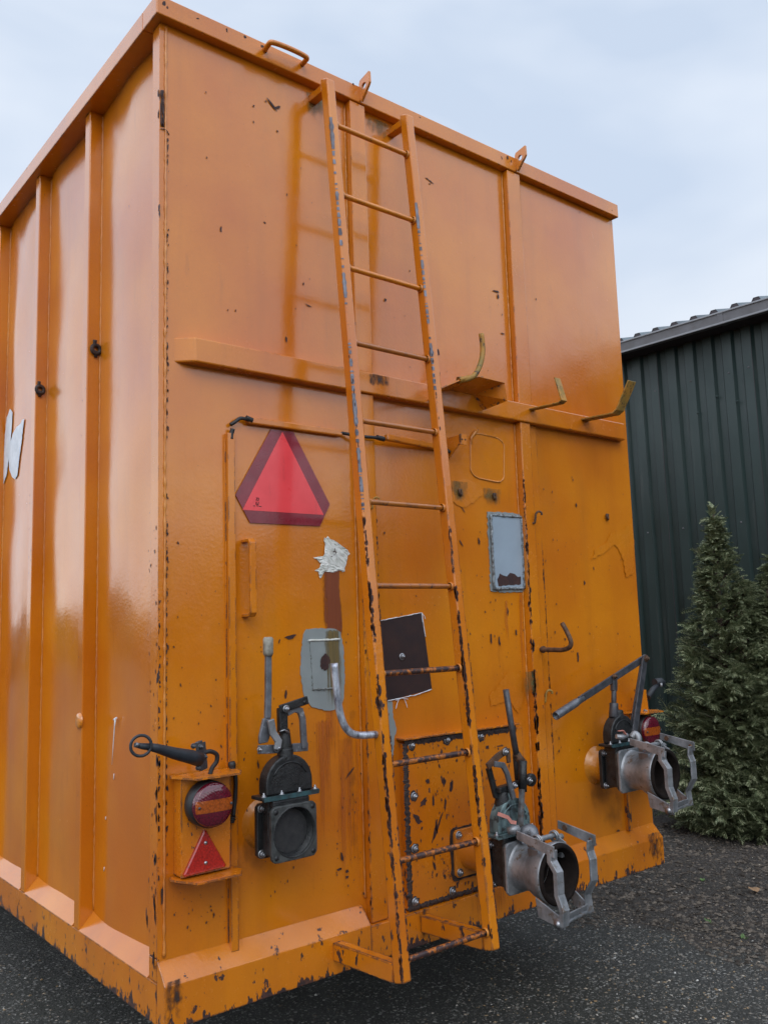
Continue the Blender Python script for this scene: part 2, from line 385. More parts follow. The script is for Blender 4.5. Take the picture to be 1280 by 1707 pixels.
mb.build('rear_wall', 'orange', BOX)
mb = MB(); mb.box((.004, .02, .5), (W-.002, .05, 3.62)); mb.build('rear_wall_lining', 'orange', BOX)
# --- side wall: recessed panels between ribs, dented by use
def dent(y, z):
    k = 0
    while k < 9 and y > ribs[k+1]: k += 1
    y0 = ribs[k]+RW; y1 = ribs[k+1]; u = min(1, max(0, (y-y0)/(y1-y0))); e = math.sin(math.pi*u)**.8; seed = 5.3*k
    return DP - (.013*e*(.45+1.2*noise.noise(Vector((seed, y*.8, z*1.25)))) + .011*e*noise.noise(Vector((seed+9, y*3.2, z*2.6))))
mb = MB(); ribs = [0.0, .622, 1.215, 1.81, 2.405, 3.0, 3.595, 4.19, 4.785, 5.38, 5.975]
RW = .058; DP = .050
for k in range(len(ribs)-1):
    y0 = ribs[k]+RW; y1 = ribs[k+1]-.004 if k else ribs[k+1]-.0
    y0b = y0; seed = 5.3*k
    def f(u, v, y0=y0b, y1=y1, seed=seed):
        y = y0+(y1-y0)*u; z = .60+(3.62-.60)*v
        return Vector((dent(y, z), y, z))
    sheet(mb, f, 26, 90)
mb.build('side_wall', 'orange_side', BOX)
mb = MB(); mb.box((DP+.012, .06, .5), (DP+.04, DEEP, 3.62)); mb.build('side_wall_lining', 'orange_side', BOX)
mb = MB(); mb.box((.0, -.0005, .666), (DP+.01, .058, 3.612)); mb.box((.0, .0042, .6005), (DP+.01, .058, .6655)); mb.build('corner_post', 'orange_edge', BOX, bevel=.004)
for y in ribs[1:]:
    MB().box((0, y-.002, .60), (DP+.01, y+RW-.008, 3.612)).build('side_rib', 'orange_side', BOX, bevel=.004)
# sloped plates along the foot of each side panel
for k in range(len(ribs)-1):
    y0 = ribs[k]+RW-.002; y1 = ribs[k+1]
    mb = MB(); mb.extrude([(-.001, y0+.01, .60), (DP+.004, y0+.01, .60), (DP+.004, y0+.01, .659)], (0, y1-y0-.012, 0))
    mb.build('sloped_foot_plate', 'orange_side', BOX, bevel=.002)
mb = MB(); mb.box((0, .0036, ZB), (.06, DEEP, .5995)); mb.build('side_sill', 'orange_edge', BOX, bevel=.003)
# right side wall and front wall, roofless interior floor
mb = MB(); mb.box((W-.03, .055, .5), (W, DEEP, 3.61)); mb.build('far_side_wall', 'orange_side', BOX, bevel=.003)
mb = MB(); mb.box((DP, DEEP, .5), (W, DEEP+.03, 3.62)); mb.build('front_wall', 'orange_side', BOX)
mb = MB(); mb.box((.062, .052, ZB+.02), (W-.035, DEEP-.005, ZB+.06)); mb.build('floor_pan', 'rust_steel', BOX)
# skids of the container set well in under its floor, and the feet it stands on
for x in (.72, 1.66):
    mb = MB(); mb.box((x, .9, .30), (x+.12, DEEP-.2, ZB+.018)); mb.build('skid_beam', 'rust_steel', BOX, bevel=.004)
    for y in (3.6, 5.6):
        MB().box((x-.05, y, 0.002), (x+.17, y+.18, .298)).build('support_block', 'rust_steel', BOX, bevel=.006)
# --- rear sill with its sloped top
mb = MB()
prof = [(0.0032, .664), (-.050, .603), (-.050, ZB), (.0032, ZB)]
mb.extrude([(0.0, y, z) for y, z in prof], (.745, 0, 0)); mb.build('rear_sill', 'orange_edge', BOX, bevel=.003)
mb = MB(); mb.extrude([(.7455, y, z) for y, z in ((.003, .60), (-.045, .598), (-.049, ZB), (.05, ZB), (.05, .60))], (.985, 0, 0)); mb.build('rear_sill', 'orange_edge', BOX, bevel=.003)
mb = MB(); mb.extrude([(1.731, y, z) for y, z in prof], (W-1.731, 0, 0)); mb.build('rear_sill', 'orange_edge', BOX, bevel=.003)
# --- rim
mb = MB(); mb.box((-.03, -.038, 3.612), (W+.004, .07, ZT)); mb.build('top_rim', 'orange_edge', BOX, bevel=.004)
mb = MB(); mb.box((-.03, .0705, 3.612), (.07, DEEP, ZT)); mb.build('top_rim', 'orange_edge', BOX, bevel=.004)
mb = MB(); mb.box((W-.07, .0705, 3.612), (W+.004, DEEP, ZT)); mb.build('top_rim', 'orange_edge', BOX, bevel=.004)
# --- posts on the rear wall
for x0, x1, z1 in ((.762, .836, 3.611), (1.64, 1.724, 3.611)):
    mb = MB(); mb.box((x0, -.032, 2.5365), (x1, .006, z1)); mb.build('rear_post', 'orange_edge', BOX, bevel=.004)
mb = MB(); mb.box((.762, -.032, .60), (.836, .006, 2.4545)); mb.build('rear_post', 'orange_edge', BOX, bevel=.004)
mb = MB(); mb.box((1.638, -.036, .60), (1.70, .006, 2.4545)); mb.build('rear_post', 'orange_edge', BOX, bevel=.004)
MB().box((1.7005, -.012, .66), (1.765, .002, 2.454)).build('post_flange_plate', 'orange_edge', BOX, bevel=.002)
# --- belt across the rear wall, ends cut back at a slant
mb = MB()
for z0, z1 in ((2.455, 2.536),):
    mb.extrude([(.046, .004, z0), (.105, -.045, z0), (2.375, -.045, z0), (2.40, .004, z0)], (0, 0, z1-z0))
mb.build('belt_rail', 'orange_edge', BOX, bevel=.005)
mb = MB()
edge_chips(mb, 1.638, lambda z: -.0365, 2.2, .68, 420, 1.0); edge_chips(mb, 1.638, lambda z: -.0365, 1.6, .68, 260, 1.5, spread=.010)
edge_chips(mb, 1.765, lambda z: -.0125, 1.9, .68, 260, .9, -1); edge_chips(mb, 1.7005, lambda z: -.0125, 1.5, .68, 120, .8, side=False)
edge_chips(mb, .762, lambda z: -.0325, 2.2, .62, 150, .8); edge_chips(mb, .0245, lambda z: -.0035, 3.2, .68, 260, .7, side=False); edge_chips(mb, .001, lambda z: -.0012, 1.7, .62, 120, .8, side=False)
edge_chips(mb, .836, lambda z: -.0325, 2.0, .62, 90, .7, -1, side=False)
mb.build('rust_flakes', 'chip', BOX, kind='stuff')
# --- weld beads
def bead(p, q, r=.0035, gap=.0):
    mb = MB(); p, q = Vector(p), Vector(q); n = max(3, int((q-p).length/.012)); pts = [p+(q-p)*i/n+Vector((rng.uniform(-1,1), 0, 0))*.0008 for i in range(n+1)]
    mb.tube(pts, r, 6, .45); return mb.build('weld_bead', 'weld', BOX)
bead((.020, -.003, .67), (.020, -.003, 3.6), .004); bead((.7575, -.003, .68), (.7575, -.003, 2.45)); bead((.7575, -.003, 2.54), (.7575, -.003, 3.6))
bead((1.6335, -.003, .68), (1.6335, -.003, 2.45)); bead((1.6345, -.003, 2.54), (1.6345, -.003, 3.6))
for y in ribs[1:5]: bead((DP-.001, y-.005, .66), (DP-.001, y-.005, 3.6), .003)

# --- rim handle and lifting lugs
a = [R(441, 84, .036), R(447, 74, .07), R(455, 70, .088), R(485, 81, .088), R(510, 94, .088), R(509, 100, .066), R(503, 107, .036)]
MB().tube(smooth_path(a, 5), .0095, 10).build('rim_handle', 'orange_beacon', BOX)
def lug(x, hole_y=-.066):
    mb = MB(); pts = [(-.036, 3.700), (-.098, 3.712), (-.100, 3.665), (-.036, 3.600)]
    ce = Vector((hole_y, 3.668)); n = 20
    outer = []
    hole = [(ce.x+.013*math.cos(2*math.pi*k/n), ce.y+.013*math.sin(2*math.pi*k/n)) for k in range(n)]
    def hit(ang):
        d = Vector((math.cos(ang), math.sin(ang))); best = 9
        for i in range(4):
            a, b = Vector(pts[i]), Vector(pts[(i+1) % 4]); e_ = b-a; den = d.x*e_.y-d.y*e_.x
            if abs(den) < 1e-9: continue
            t = ((a-ce).x*e_.y-(a-ce).y*e_.x)/den; u = ((a-ce).x*d.y-(a-ce).y*d.x)/den
            if t > 0 and -1e-6 <= u <= 1+1e-6: best = min(best, t)
        return ce+d*best
    angs = sorted([2*math.pi*k/n for k in range(n)])
    for xx in (x, x+.010):
        H = [mb.bm.verts.new((xx, *h)) for h in hole]; O = [mb.bm.verts.new((xx, *hit(a_))) for a_ in angs]
        for k in range(n): mb.face([H[k], H[(k+1) % n], O[(k+1) % n], O[k]])
        if xx == x: H0, O0 = H, O
    for k in range(n):
        mb.face([H0[k], H0[(k+1) % n], H[(k+1) % n], H[k]]); mb.face([O0[k], O0[(k+1) % n], O[(k+1) % n], O[k]])
    mb.build('lifting_lug', 'orange_beacon', BOX)
lug(.806); lug(1.692)

# --- ladder
LAD = bpy.data.objects.new('ladder', None); C.objects.link(LAD); LAD.parent = BOX; LAD.location = Vector((.785, -.2, .57))-BOX_LOC
LAD['label'] = 'orange ladder with scraped rails and worn dark lower rungs'
zt, zb = 3.60, .545
def lad_o(z): return .105 + (.375-.105)*(zt-z)/(zt-zb)
def rail(x0, x1):
    wd = .036; dpt = .042
    for x in (x0, x1):
        p = Vector((x, -lad_o(zt)-.0, zt)); q = Vector((x, -lad_o(zb), zb)); d = (q-p).normalized(); nrm = Vector((0, d.z, -d.y)).normalized()
        if nrm.y > 0: nrm = -nrm
        mb = MB(); a = p-nrm*dpt/2; b = p+nrm*dpt/2; c = q+nrm*dpt/2; e_ = q-nrm*dpt/2
        prof = [a+Vector((-wd/2, 0, 0)), b+Vector((-wd/2, 0, -.02)), c+Vector((-wd/2, 0, .006)), e_+Vector((-wd/2, 0, 0))]
        mb.extrude(prof, (wd, 0, 0)); mb.build('ladder_rail', 'orange_ladder', LAD, bevel=.005)
rail(.605, .985)
rz = [3.412, 3.132, 2.852, 2.572, 2.292, 2.012, 1.732, 1.450, 1.170, .885, .605]
for i, z in enumerate(rz):
    mb = MB(); y = -lad_o(z); n = 14
    mb.tube([(.619+(.352)*k/n, y, z) for k in range(n+1)], .0098, 10)
    mb.build('ladder_rung', 'orange_ladder' if i < 3 else 'orange_rung' if i < 7 else 'rung_worn', LAD)
    for x in (.626, .964):
        mb = MB(); mb.lathe([(.0135, -.006), (.016, 0), (.0125, .006)], (x, y, z), (1, 0, 0), 10); mb.build('rung_weld', 'weld', LAD)
for x in (.605, .985):
    MB().box((x-.014, -.086, 3.55), (x+.020, .004, 3.578)).build('upper_bracket', 'orange_ladder', LAD, bevel=.003)
for x in (.605, .985):
    q = lad_o(.60)-.018
    mb = MB(); mb.extrude([(x-.020, -.0495, .585), (x-.020, -q, .60), (x-.020, -q, .545), (x-.020, -.0495, .53)], (.006, 0, 0))
    mb.extrude([(x-.0138, -.0495, .5855), (x-.0138, -q, .6005), (x-.0138, -q, .5945), (x-.0138, -.0495, .5795)], (.030, 0, 0))
    mb.build('lower_bracket', 'orange_ladder', LAD, bevel=.0015)
# paint scraped off along the front left corner of each rail: bare grey above, brown rust flakes below
def scraped(x, z1, z0, mat, w_, dens, name='bare_edge'):
    mb = MB(); n = int((z1-z0)/.003); prev = None
    for i in range(n+1):
        z = z1-(z1-z0)*i/n; y = -lad_o(z)-.0212
        k = .42+.9*noise.noise(Vector((x*9, z*11, 2)))+.8*noise.noise(Vector((x*5, z*48, 5)))+.7*noise.noise(Vector((x*5, z*150, 9)))
        a = w_*max(0, k-(1-dens)*.6)*1.3
        if a < .0008: prev = None; continue
        cx = x-.018; q = (mb.bm.verts.new((cx-.0010, y+.004+a*.9, z)), mb.bm.verts.new((cx-.0008, y+.0038, z)), mb.bm.verts.new((cx+.0042, y-.0009, z)), mb.bm.verts.new((cx+.0046+a, y-.0009, z)))
        if prev:
            for j in range(3): mb.face([prev[j], prev[j+1], q[j+1], q[j]])
        prev = q
    mb.build(name, mat, LAD, kind='stuff')
scraped(.605, 3.42, 1.98, 'scrape_grey', .005, 1.0); 
for xl in (.605, .985):
    mb = MB(); yf = lambda z: -lad_o(z)-.0215
    edge_chips(mb, xl-.018, yf, 1.95, .56, 330, 1.0); edge_chips(mb, xl-.018, yf, 1.75, 1.0, 160, 1.35); edge_chips(mb, xl-.018, yf, 2.9, 1.9, 60, .6)
    edge_chips(mb, xl+.018, yf, 1.8, .58, 150, .7, -1, side=False); mb.build('rust_flakes', 'chip', LAD, kind='stuff')
scraped(.985, 3.20, 2.45, 'scrape_grey', .004, .8); 
# hand rod welded to the left rail
pts = [R(557, 1106, .30), R(560, 1140, .30), R(565, 1180, .30), R(571, 1203, .30), R(581, 1219, .30), R(597, 1226, .30), Vector((.590, -.305, R(618, 1226, .305).z))]
MB().tube(smooth_path(pts, 5), .0115, 12).build('hand_rod', 'galv_worn', LAD, label='scuffed bare steel hand rod bent in an L')

# --- handle bar on the rear wall (left of the triangle sign's foot)
mb = MB(); z1 = R(418, 900, .05).z; z0 = R(418, 1026, .05).z; x = R(420, 960, .05).x
mb.strip([(x, 0.0, z1), (x, -.045, z1), (x, -.055, z1-.01), (x, -.055, z0+.01), (x, -.045, z0), (x, 0, z0)], .024, .010, (1, 0, 0))
mb.build('wall_handle', 'orange_ladder', BOX, bevel=.002)

# --- cable conduits and cables
xv = R(386, 900, .018).x; ztop = R(385, 722, .018).z
mb = MB(); mb.box((xv-.013, -.022, .634), (xv+.013, .003, ztop)); mb.box((xv-.0165, -.008, .66), (xv-.0135, .003, ztop-.02))
mb.build('cable_conduit', 'orange_edge', BOX, bevel=.004)
p0 = R(413, 700, .018); p1 = R(570, 722, .018); p2 = R(635, 731, .018); p3 = R(742, 747, .018)
zc = (p0.z+p1.z)/2
MB().bar((p0.x, -.012, p0.z), (p1.x, -.012, p1.z), .024, .024).build('cable_conduit', 'orange_edge', BOX, bevel=.005)
MB().bar((p2.x, -.046, p2.z), (p3.x, -.014, p3.z), .024, .022).build('cable_conduit', 'orange_edge', BOX, bevel=.005)
def cable(*tubes):
    mb = MB()
    for t in tubes: mb.tube(smooth_path(t[0], 5), t[1], 8, t[2] if len(t) > 2 else 0)
    mb.build('cable', 'rubber', BOX)
cable(([R(384, 708, .012), R(392, 703, .016), R(402, 697, .018), R(418, 701, .018)], .0062), ([R(410, 696.5, .02), R(420, 701, .02)], .010))
cable(([R(385, 732, .016), R(386, 722, .016), R(388, 715, .018)], .008))
cable(([R(566, 721, .018), R(580, 723.5, .022), R(605, 727.5, .044), R(622, 729, .05), R(640, 731.5, .046)], .0062), ([R(628, 729, .048), R(640, 732, .048)], .0095))
cable(([R(738, 747, .018), R(744, 749, .02), R(750, 754, .025)], .0062))
cable(([R(388, 1276, .035), R(392, 1290, .035), R(393, 1310, .034), R(391, 1340, .03), R(389, 1362, .03)], .0065), ([R(386, 1270, .035), R(388, 1288, .036)], .011, .3), ([R(387, 1362, .03), R(386, 1372, .03)], .012, .3))

# --- slow vehicle triangle
def plate(pxs, o, th, name, mat, parent=BOX, **k):
    mb = MB(); mb.extrude([R(x, y, o) for x, y in pxs], (0, th, 0)); return mb.build(name, mat, parent, **k)
SG = plate([(451.8, 715.4), (489, 719.5), (549.9, 840.4), (533.4, 876.8), (417, 871.4), (392.6, 824.6)], .0075, .002, 'warning_triangle', 'sign_dark', label='red slow vehicle triangle with dark red border')
mb = MB(); mb.extrude([R(x, y, .0082) for x, y in [(470.8, 719.5), (539.7, 858.4), (404.3, 849.9)]], (0, .0006, 0)); mb.build('sign_face', 'sign_red', SG)
mb = MB()
def seg(a, b, r=.0009): mb.bar(R(*a, .0089), R(*b, .0089), r*2, .0004)
for a, b in (((427, 829), (429, 831)), ((427, 833.5), (429.5, 830)), ((429.5, 830), (432, 830.5)), ((432, 830.5), (431, 834)), ((426.5, 833.5), (431.5, 834)),
             ((428.6, 836), (428.6, 840)), ((428.6, 840), (431.5, 840)), ((431.5, 836.5), (431.5, 839)), ((426.6, 837), (426.9, 841)), ((426.9, 841), (431, 841.8)),
             ((422, 843), (425.6, 843.2)), ((428, 843.4), (431, 843.7)), ((431.6, 843.8), (436, 844.5))): seg(a, b)
mb.build('approval_mark', 'ink', SG)

# --- patches
def jag(px, k=.6): 
    o_ = []
    for i, (a, b) in enumerate(px):
        c, d = px[(i+1) % len(px)]; ln = math.hypot(c-a, d-b); m = max(1, int(ln/4))
        for j in range(m):
            t = j/m; q = k if j else 0; o_.append((a+(c-a)*t+rng.uniform(-q, q), b+(d-b)*t+rng.uniform(-q, q)))
    return o_
GP = plate(jag([(511, 1049), (535, 1047), (560, 1049), (568, 1054), (573, 1085), (575, 1130), (573, 1165), (566, 1183), (545, 1185), (520, 1179), (507, 1160), (501, 1120), (503, 1080), (506, 1058)], .9), .0062, .003, 'primer_patch', 'primer', label='pale grey primer patch with a welded plate in it')
mb = MB(); mb.extrude([R(x, y, .0085) for x, y in ((517, 1068), (564, 1066), (566, 1148), (522, 1149))], (0, .003, 0)); mb.build('welded_plate', 'primer', GP, bevel=.001)
mb = MB()
M['mottled'] = metal('mottled_weld', (.20, .22, .22), (.10, .10, .085), 90, 0, (.5, .7), None, None, .8)
n = 16; mb.tube([R(514+52*i/n, 1068-2*i/n+rng.uniform(-.3, .3), .0085) for i in range(n+1)], .0038, 6, .35); mb.build('weld_bead', 'white_caulk', GP)
mb = MB(); mb.tube([R(521+35*i/n, 1149.5-1.5*i/n+rng.uniform(-.3, .3), .0085) for i in range(n+1)], .0036, 6, .4); mb.build('weld_bead', 'mottled', GP)
mb = MB(); n = 30; mb.tube([R(517+4*i/n+rng.uniform(-1.4, 1.4), 1070+78*i/n, .0066) for i in range(n+1)], .0020, 5, .8); mb.build('weld_bead', 'mottled', GP)
mb = MB(); c = R(542, 1104, .0092); blob(mb, c, .020, .028, ang=-.5, n=22, rough=.18); mb.build('rust_hole', 'chip', GP)
# white sealant splat
star = [(546, 894), (549, 896), (551, 901), (556, 901), (560, 907), (563, 914), (570, 912), (573, 918), (580, 918), (583, 923), (580, 927), (572, 929), (578, 936), (576, 944), (572, 943), (576, 952), (571, 953), (566, 946), (563, 952), (556, 955), (550, 952), (545, 948), (541, 953), (537, 961), (534, 966), (533, 958), (534, 953), (524, 952), (533, 946), (548, 942), (547, 937), (533, 939), (528, 933), (522, 930), (529, 929), (544, 926), (545, 917), (540, 901), (541, 896), (544, 897)]
star = [(x+rng.uniform(-.8, .8), y+rng.uniform(-.8, .8)) for x, y in jag(star, .9)]
mb = MB(); f_ = mb.face([mb.bm.verts.new(R(x, y, .0045)) for x, y in star]); bmesh.ops.triangulate(mb.bm, faces=[f_])
bnd = {v for e_ in mb.bm.edges if e_.is_boundary for v in e_.verts}
for _ in range(3): bmesh.ops.subdivide_edges(mb.bm, edges=mb.bm.edges[:], cuts=1, use_grid_fill=True)
cc = R(553, 928, .0045)
for v in mb.bm.verts:
    if any(e_.is_boundary for e_ in v.link_edges): continue
    q = v.co; d = (q-cc).length; v.co.y -= max(0, .004*(1-d/.08)) + .005*abs(noise.noise(Vector((q.x*55+q.z*30, 1, q.z*90)))) + .003*noise.noise(q*180)
mb.build('sealant_splat', 'white_caulk', BOX, label='white smeared sealant with ragged edges')
mb = MB()
for _ in range(9): blob(mb, R(556+rng.uniform(-6, 7), 921+rng.uniform(-6, 7), .0175), .004, .0018, ang=rng.uniform(-1.5, 1.5), n=7, rough=.5)
mb.build('dark_speck', 'chip', BOX, kind='stuff')
# dark screwed plate beside the ladder
BP = plate([(635, 1035), (703, 1022), (711, 1080), (720, 1149), (645, 1169), (638, 1168), (634, 1100)], .006, .004, 'cover_plate', 'black_plate', label='dark brown plate with white torn edges')
mb = MB()
def tear(a, b, n, wv):
    pts = [R(a[0]+(b[0]-a[0])*i/n+rng.uniform(-wv, wv), a[1]+(b[1]-a[1])*i/n+rng.uniform(-wv, wv), .0075) for i in range(n+1)]
    mb.tube(pts, .0017, 5, .5)
tear((634, 1035), (703, 1021.5), 16, .35); tear((703, 1021.5), (709, 1062), 9, .3); tear((645, 1169), (700, 1157), 14, .6); tear((690, 1160), (719, 1149.5), 6, .4)
for a, b, c_ in (((665, 1166), (662, 1173), (660, 1182)), ((672, 1163), (676, 1170), (679, 1180)), ((660, 1168), (670, 1164), (680, 1166)), ((703, 1022), (707, 1027), (709, 1032))):
    mb.tube(smooth_path([R(*a, .008), R(*b, .010), R(*c_, .012)], 4), .0012, 5)
mb.build('torn_edge', 'white', BP)
mb = MB(); nut(mb, R(670, 1095, .0062), r=.009); mb.build('bolt', 'bolt', BP)
MB().extrude([R(x, y, .0045) for x, y in jag([(642, 1170), (654, 1170), (655, 1195), (661, 1215), (657, 1232), (656, 1258), (648, 1275), (645, 1240), (646, 1205)], .8)], (0, .003, 0)).build('primer_patch', 'primer', BOX)
# grey plate in a welded frame right of the ladder
mb = MB(); mb.extrude([R(x, y, .012) for x, y in ((818, 860), (868, 864), (873, 978), (824, 980))], (0, .008, 0)); FR = mb.build('inspection_plate', 'panel_blue', BOX, label='pale grey blue plate, rusted through along its foot')
mb = MB()
fr = [(818, 858), (869, 862), (874, 980), (824, 982)]
for i in range(4):
    a, b = fr[i], fr[(i+1) % 4]; n = 22
    for q in range(2):
        mb.tube([R(a[0]+(b[0]-a[0])*k/n+rng.uniform(-.8, .8), a[1]+(b[1]-a[1])*k/n+rng.uniform(-.8, .8), .010+.003*q) for k in range(n+1)], .006-.001*q, 6, .4)
mb.build('weld_frame', metal('mottled_primer_weld', (.30, .35, .38), (.07, .06, .055), 70, 0, (.5, .7), None, None, .8), FR)
MB().extrude([R(x, y, .006) for x, y in jag([(812, 853), (850, 855), (884, 858), (887, 900), (884, 960), (882, 985), (850, 988), (818, 985), (816, 930)], 1.2)], (0, .003, 0)).build('primer_patch', 'primer', BOX)
MB().extrude([R(x, y, .0132) for x, y in jag([(829, 966), (833, 956), (838, 959), (845, 961), (850, 955), (858, 957), (863, 962), (868, 961), (868, 974), (831, 977)], 1)], (0, .001, 0)).build('rust_patch', 'chip', FR)
# oval-cornered welded cover
def rrect(x0, y0, x1, y1, r, skew=(0, 0)):
    o_ = []
    for cx, cy, a0 in ((x1-r, y0+r, -90), (x1-r, y1-r, 0), (x0+r, y1-r, 90), (x0+r, y0+r, 180)):
        for k in range(7):
            a = math.radians(a0+15*k); o_.append((cx+r*math.cos(a), cy+r*math.sin(a)))
    return o_
rr = [(x, y+.22*(x-812)) for x, y in rrect(784, 726, 840, 800, 14)]
mb = MB(); mb.extrude([R(x, y, .0038) for x, y in rr], (0, .006, 0)); CV = mb.build('welded_cover', 'orange', BOX)
mb = MB(); mb.tube([R(x+rng.uniform(-.3, .3), y+rng.uniform(-.3, .3), .004) for x, y in rr+rr[:1]], .0032, 6, .35); mb.build('weld_bead', 'weld', CV)
mb = MB(); mb.tube([R(x, y, .007) for x, y in ((786, 740), (785, 730), (790, 722), (796, 717))], .006, 6, .5); mb.build('weld_bead', 'weld', CV)
# gusset bracket beside it
mb = MB(); a = R(743, 728, 0); z1, z0 = R(743, 731, 0).z, R(745, 770, 0).z
xg = a.x
mb.extrude([(xg, 0.004, z1), (xg, -.082, z1+.002), (xg, -.082, z1-.03), (xg, .004, z0)], (.005, 0, 0))
mb.extrude([(xg, -.082, z1+.005), (xg+.037, -.082, z1+.005), (xg+.037, -.082, z1-.038), (xg, -.082, z1-.038)], (0, .005, 0))
mb.build('gusset_bracket', 'orange_beacon', BOX, bevel=.001)
mb = MB()
for dx in (.010, .027): mb.lathe([(.0035, 0), (.0035, .0008), (0, .0008)], (xg+dx, -.0823, z1-.017), (0, -1, 0), 8)
mb.build('screw_hole', 'rubber', BOX)

# --- hose saddle with its curved rod, strap hooks and rod hook
mb = MB()
inn = [(1.100, 2.475), (1.215, 2.530), (1.325, 2.532), (1.400, 2.478)]
outr = [(1.020, 2.470), (1.165, 2.538), (1.255, 2.562), (1.398, 2.560), (1.408, 2.486)]
inn = [(1.095, 2.470), (1.170, 2.520), (1.219, 2.531), (1.345, 2.531), (1.400, 2.474)]
va = [Vector((x, -.0465, z)) for x, z in inn]; vb = [Vector((x, -.175, z)) for x, z in outr]
for i in range(4):
    q = [va[i], va[i+1], vb[i+1], vb[i]]
    tv = [mb.bm.verts.new(p) for p in q]; bv = [mb.bm.verts.new(p-Vector((0, 0, .005))) for p in q]
    mb.face(tv); mb.face(bv[::-1])
    for j in range(4): mb.face([tv[j], bv[j], bv[(j+1) % 4], tv[(j+1) % 4]])
SD = mb.build('hose_saddle', 'orange_beacon', BOX, weld=True)
mb = MB(); mb.tube(smooth_path([R(766, 634, .165), R(780, 631, .17), R(792, 624, .172), R(801, 605, .172), R(804.5, 582, .172), R(802, 556, .172)], 6), .0105, 12); mb.tube([R(764, 634, .165), R(774, 631, .17), R(782, 629, .17)], .013, 8, .3)
mb.build('curved_rod', 'hook_paint', SD)
mb = MB(); mb.strip([(1.705, -.030, 2.515), (1.705, -.205, 2.508), (1.705, -.222, 2.516), (1.700, -.197, 2.617)], .036, .006, (1, 0, 0))
mb.build('strap_hook', 'hook_paint', BOX, bevel=.0015)
mb = MB(); mb.strip([(2.07, -.045, 2.515), (2.07, -.215, 2.508), (2.075, -.235, 2.522), (2.085, -.300, 2.640)], .056, .007, (1, 0, 0))
mb.build('strap_hook', 'hook_paint', BOX, bevel=.0015)
mb = MB(); mb.tube(smooth_path([(1.69, -.03, 1.484), (1.70, -.09, 1.482), (1.70, -.145, 1.482), (1.70, -.180, 1.492), (1.70, -.190, 1.515), (1.70, -.172, 1.555), (1.70, -.150, 1.590)], 5), .0098, 10)
mb.tube([(1.70, -.030, 1.484), (1.70, -.045, 1.483)], .014, 10, .2)
mb.build('rod_hook', 'rust_steel', BOX)
def jhook(px, py, s=1.0, o=.0, mat='rust_steel'):
    p = R(px, py, o); mb = MB()
    mb.tube(smooth_path([p+Vector(v)*s for v in ((0, .004, -.022), (0, -.010, -.024), (.002, -.014, -.008), (.004, -.016, .010), (.012, -.022, .020), (.024, -.026, .016), (.026, -.026, .006))], 4), .0042*s, 8)
    mb.build('cord_hook', mat, BOX)
jhook(887, 862, 1.1, .034); jhook(904, 1160, 1.1, .012, 'hook_paint'); jhook(617, 838, .9, .034, 'hook_paint'); jhook(613, 1088, .8, .034, 'hook_paint')
def ringnut(px, py, o=0):
    mb = MB(); p = R(px, py, o)
    mb.lathe([(.011+.0055*math.cos(t), -.0055*math.sin(t)) for t in [2*math.pi*k/8 for k in range(8)]], p+Vector((0, -.008, 0)), (.5, -1, .2), 12, close=True)
    mb.tube([p+Vector((0, .003, .006)), p+Vector((.002, -.014, .010))], .005, 7); mb.build('cord_eye', 'rust_steel', BOX)
ringnut(765, 821); ringnut(822, 828); ringnut(1010, 862)
mb = MB(); p = Vector((W, -.0, R(1050, 866, 0).z)); mb.tube(smooth_path([p+Vector(v) for v in ((-.002, .02, -.01), (.018, .02, -.006), (.022, .02, .012), (.008, .02, .016))], 4), .005, 8); mb.build('cord_hook', 'rust_steel', BOX)
# lashing eyes on the side ribs
for (px, py) in ((159, 583), (66, 650)):
    y = ribs[1] if px > 100 else ribs[2]
    r = ray(px, py); t = (y-.002-CAM.y)/r.y; p = CAM+r*t
    mb = MB(); mb.lathe([(.016+.008*math.cos(t_), .008*math.sin(t_)) for t_ in [2*math.pi*k/8 for k in range(8)]], p+Vector((0, -.007, 0)), (.1, -1, 0), 14, close=True)
    mb.tube([p+Vector((-.004, .0, .010)), p+Vector((-.006, -.012, .034))], .007, 8, .2); mb.tube([p+Vector((0, -.004, -.03)), p+Vector((0, -.006, -.005))], .008, 8, .4)
    mb.build('lashing_eye', 'crust', BOX)
# amber side reflector on the first rib's panel
mb = MB(); q = S(133, 1202, -.001)
mb.lathe([(0, .010), (.020, .0095), (.026, .007), (.028, 0)], (-.0005, q.y, q.z), (-1, 0, 0), 28); mb.build('side_reflector', 'reflector_amber', BOX, label='round amber reflector on the side panel')
# white brush strokes and drips on the side panel
def side_patch(pxs, x, name, mat, k=.5):
    mb = MB(); P_ = []
    for a, b in jag(pxs, k):
        p = S(a, b, DP-.006)
        for _ in range(4): p = S(a, b, dent(p.y, p.z)-.0045)
        P_.append(mb.bm.verts.new(p))
    f_ = mb.face(P_); bmesh.ops.triangulate(mb.bm, faces=[f_]); return mb.build(name, mat, BOX)
XP = DP-.010
side_patch([(16.7, 681), (21, 687), (20, 705), (18, 730), (15, 760), (10.5, 793), (6, 806), (2, 806), (3.5, 790), (6, 760), (8, 725), (11, 696)], XP, 'white_stroke', 'white', .35)
side_patch([(40, 698), (38.5, 712), (36, 735), (32, 765), (28.5, 793), (24.5, 799), (20, 795), (15.5, 783), (14.5, 765), (16.5, 740), (21, 723), (28, 711), (34.5, 706), (36.5, 700)], XP, 'white_stroke', 'white', .35)
side_patch([(0, 735), (5, 728), (6.5, 745), (5, 770), (4, 800), (0, 800), (-12, 790), (-14, 745)], XP+.002, 'white_stroke', 'white', .8)
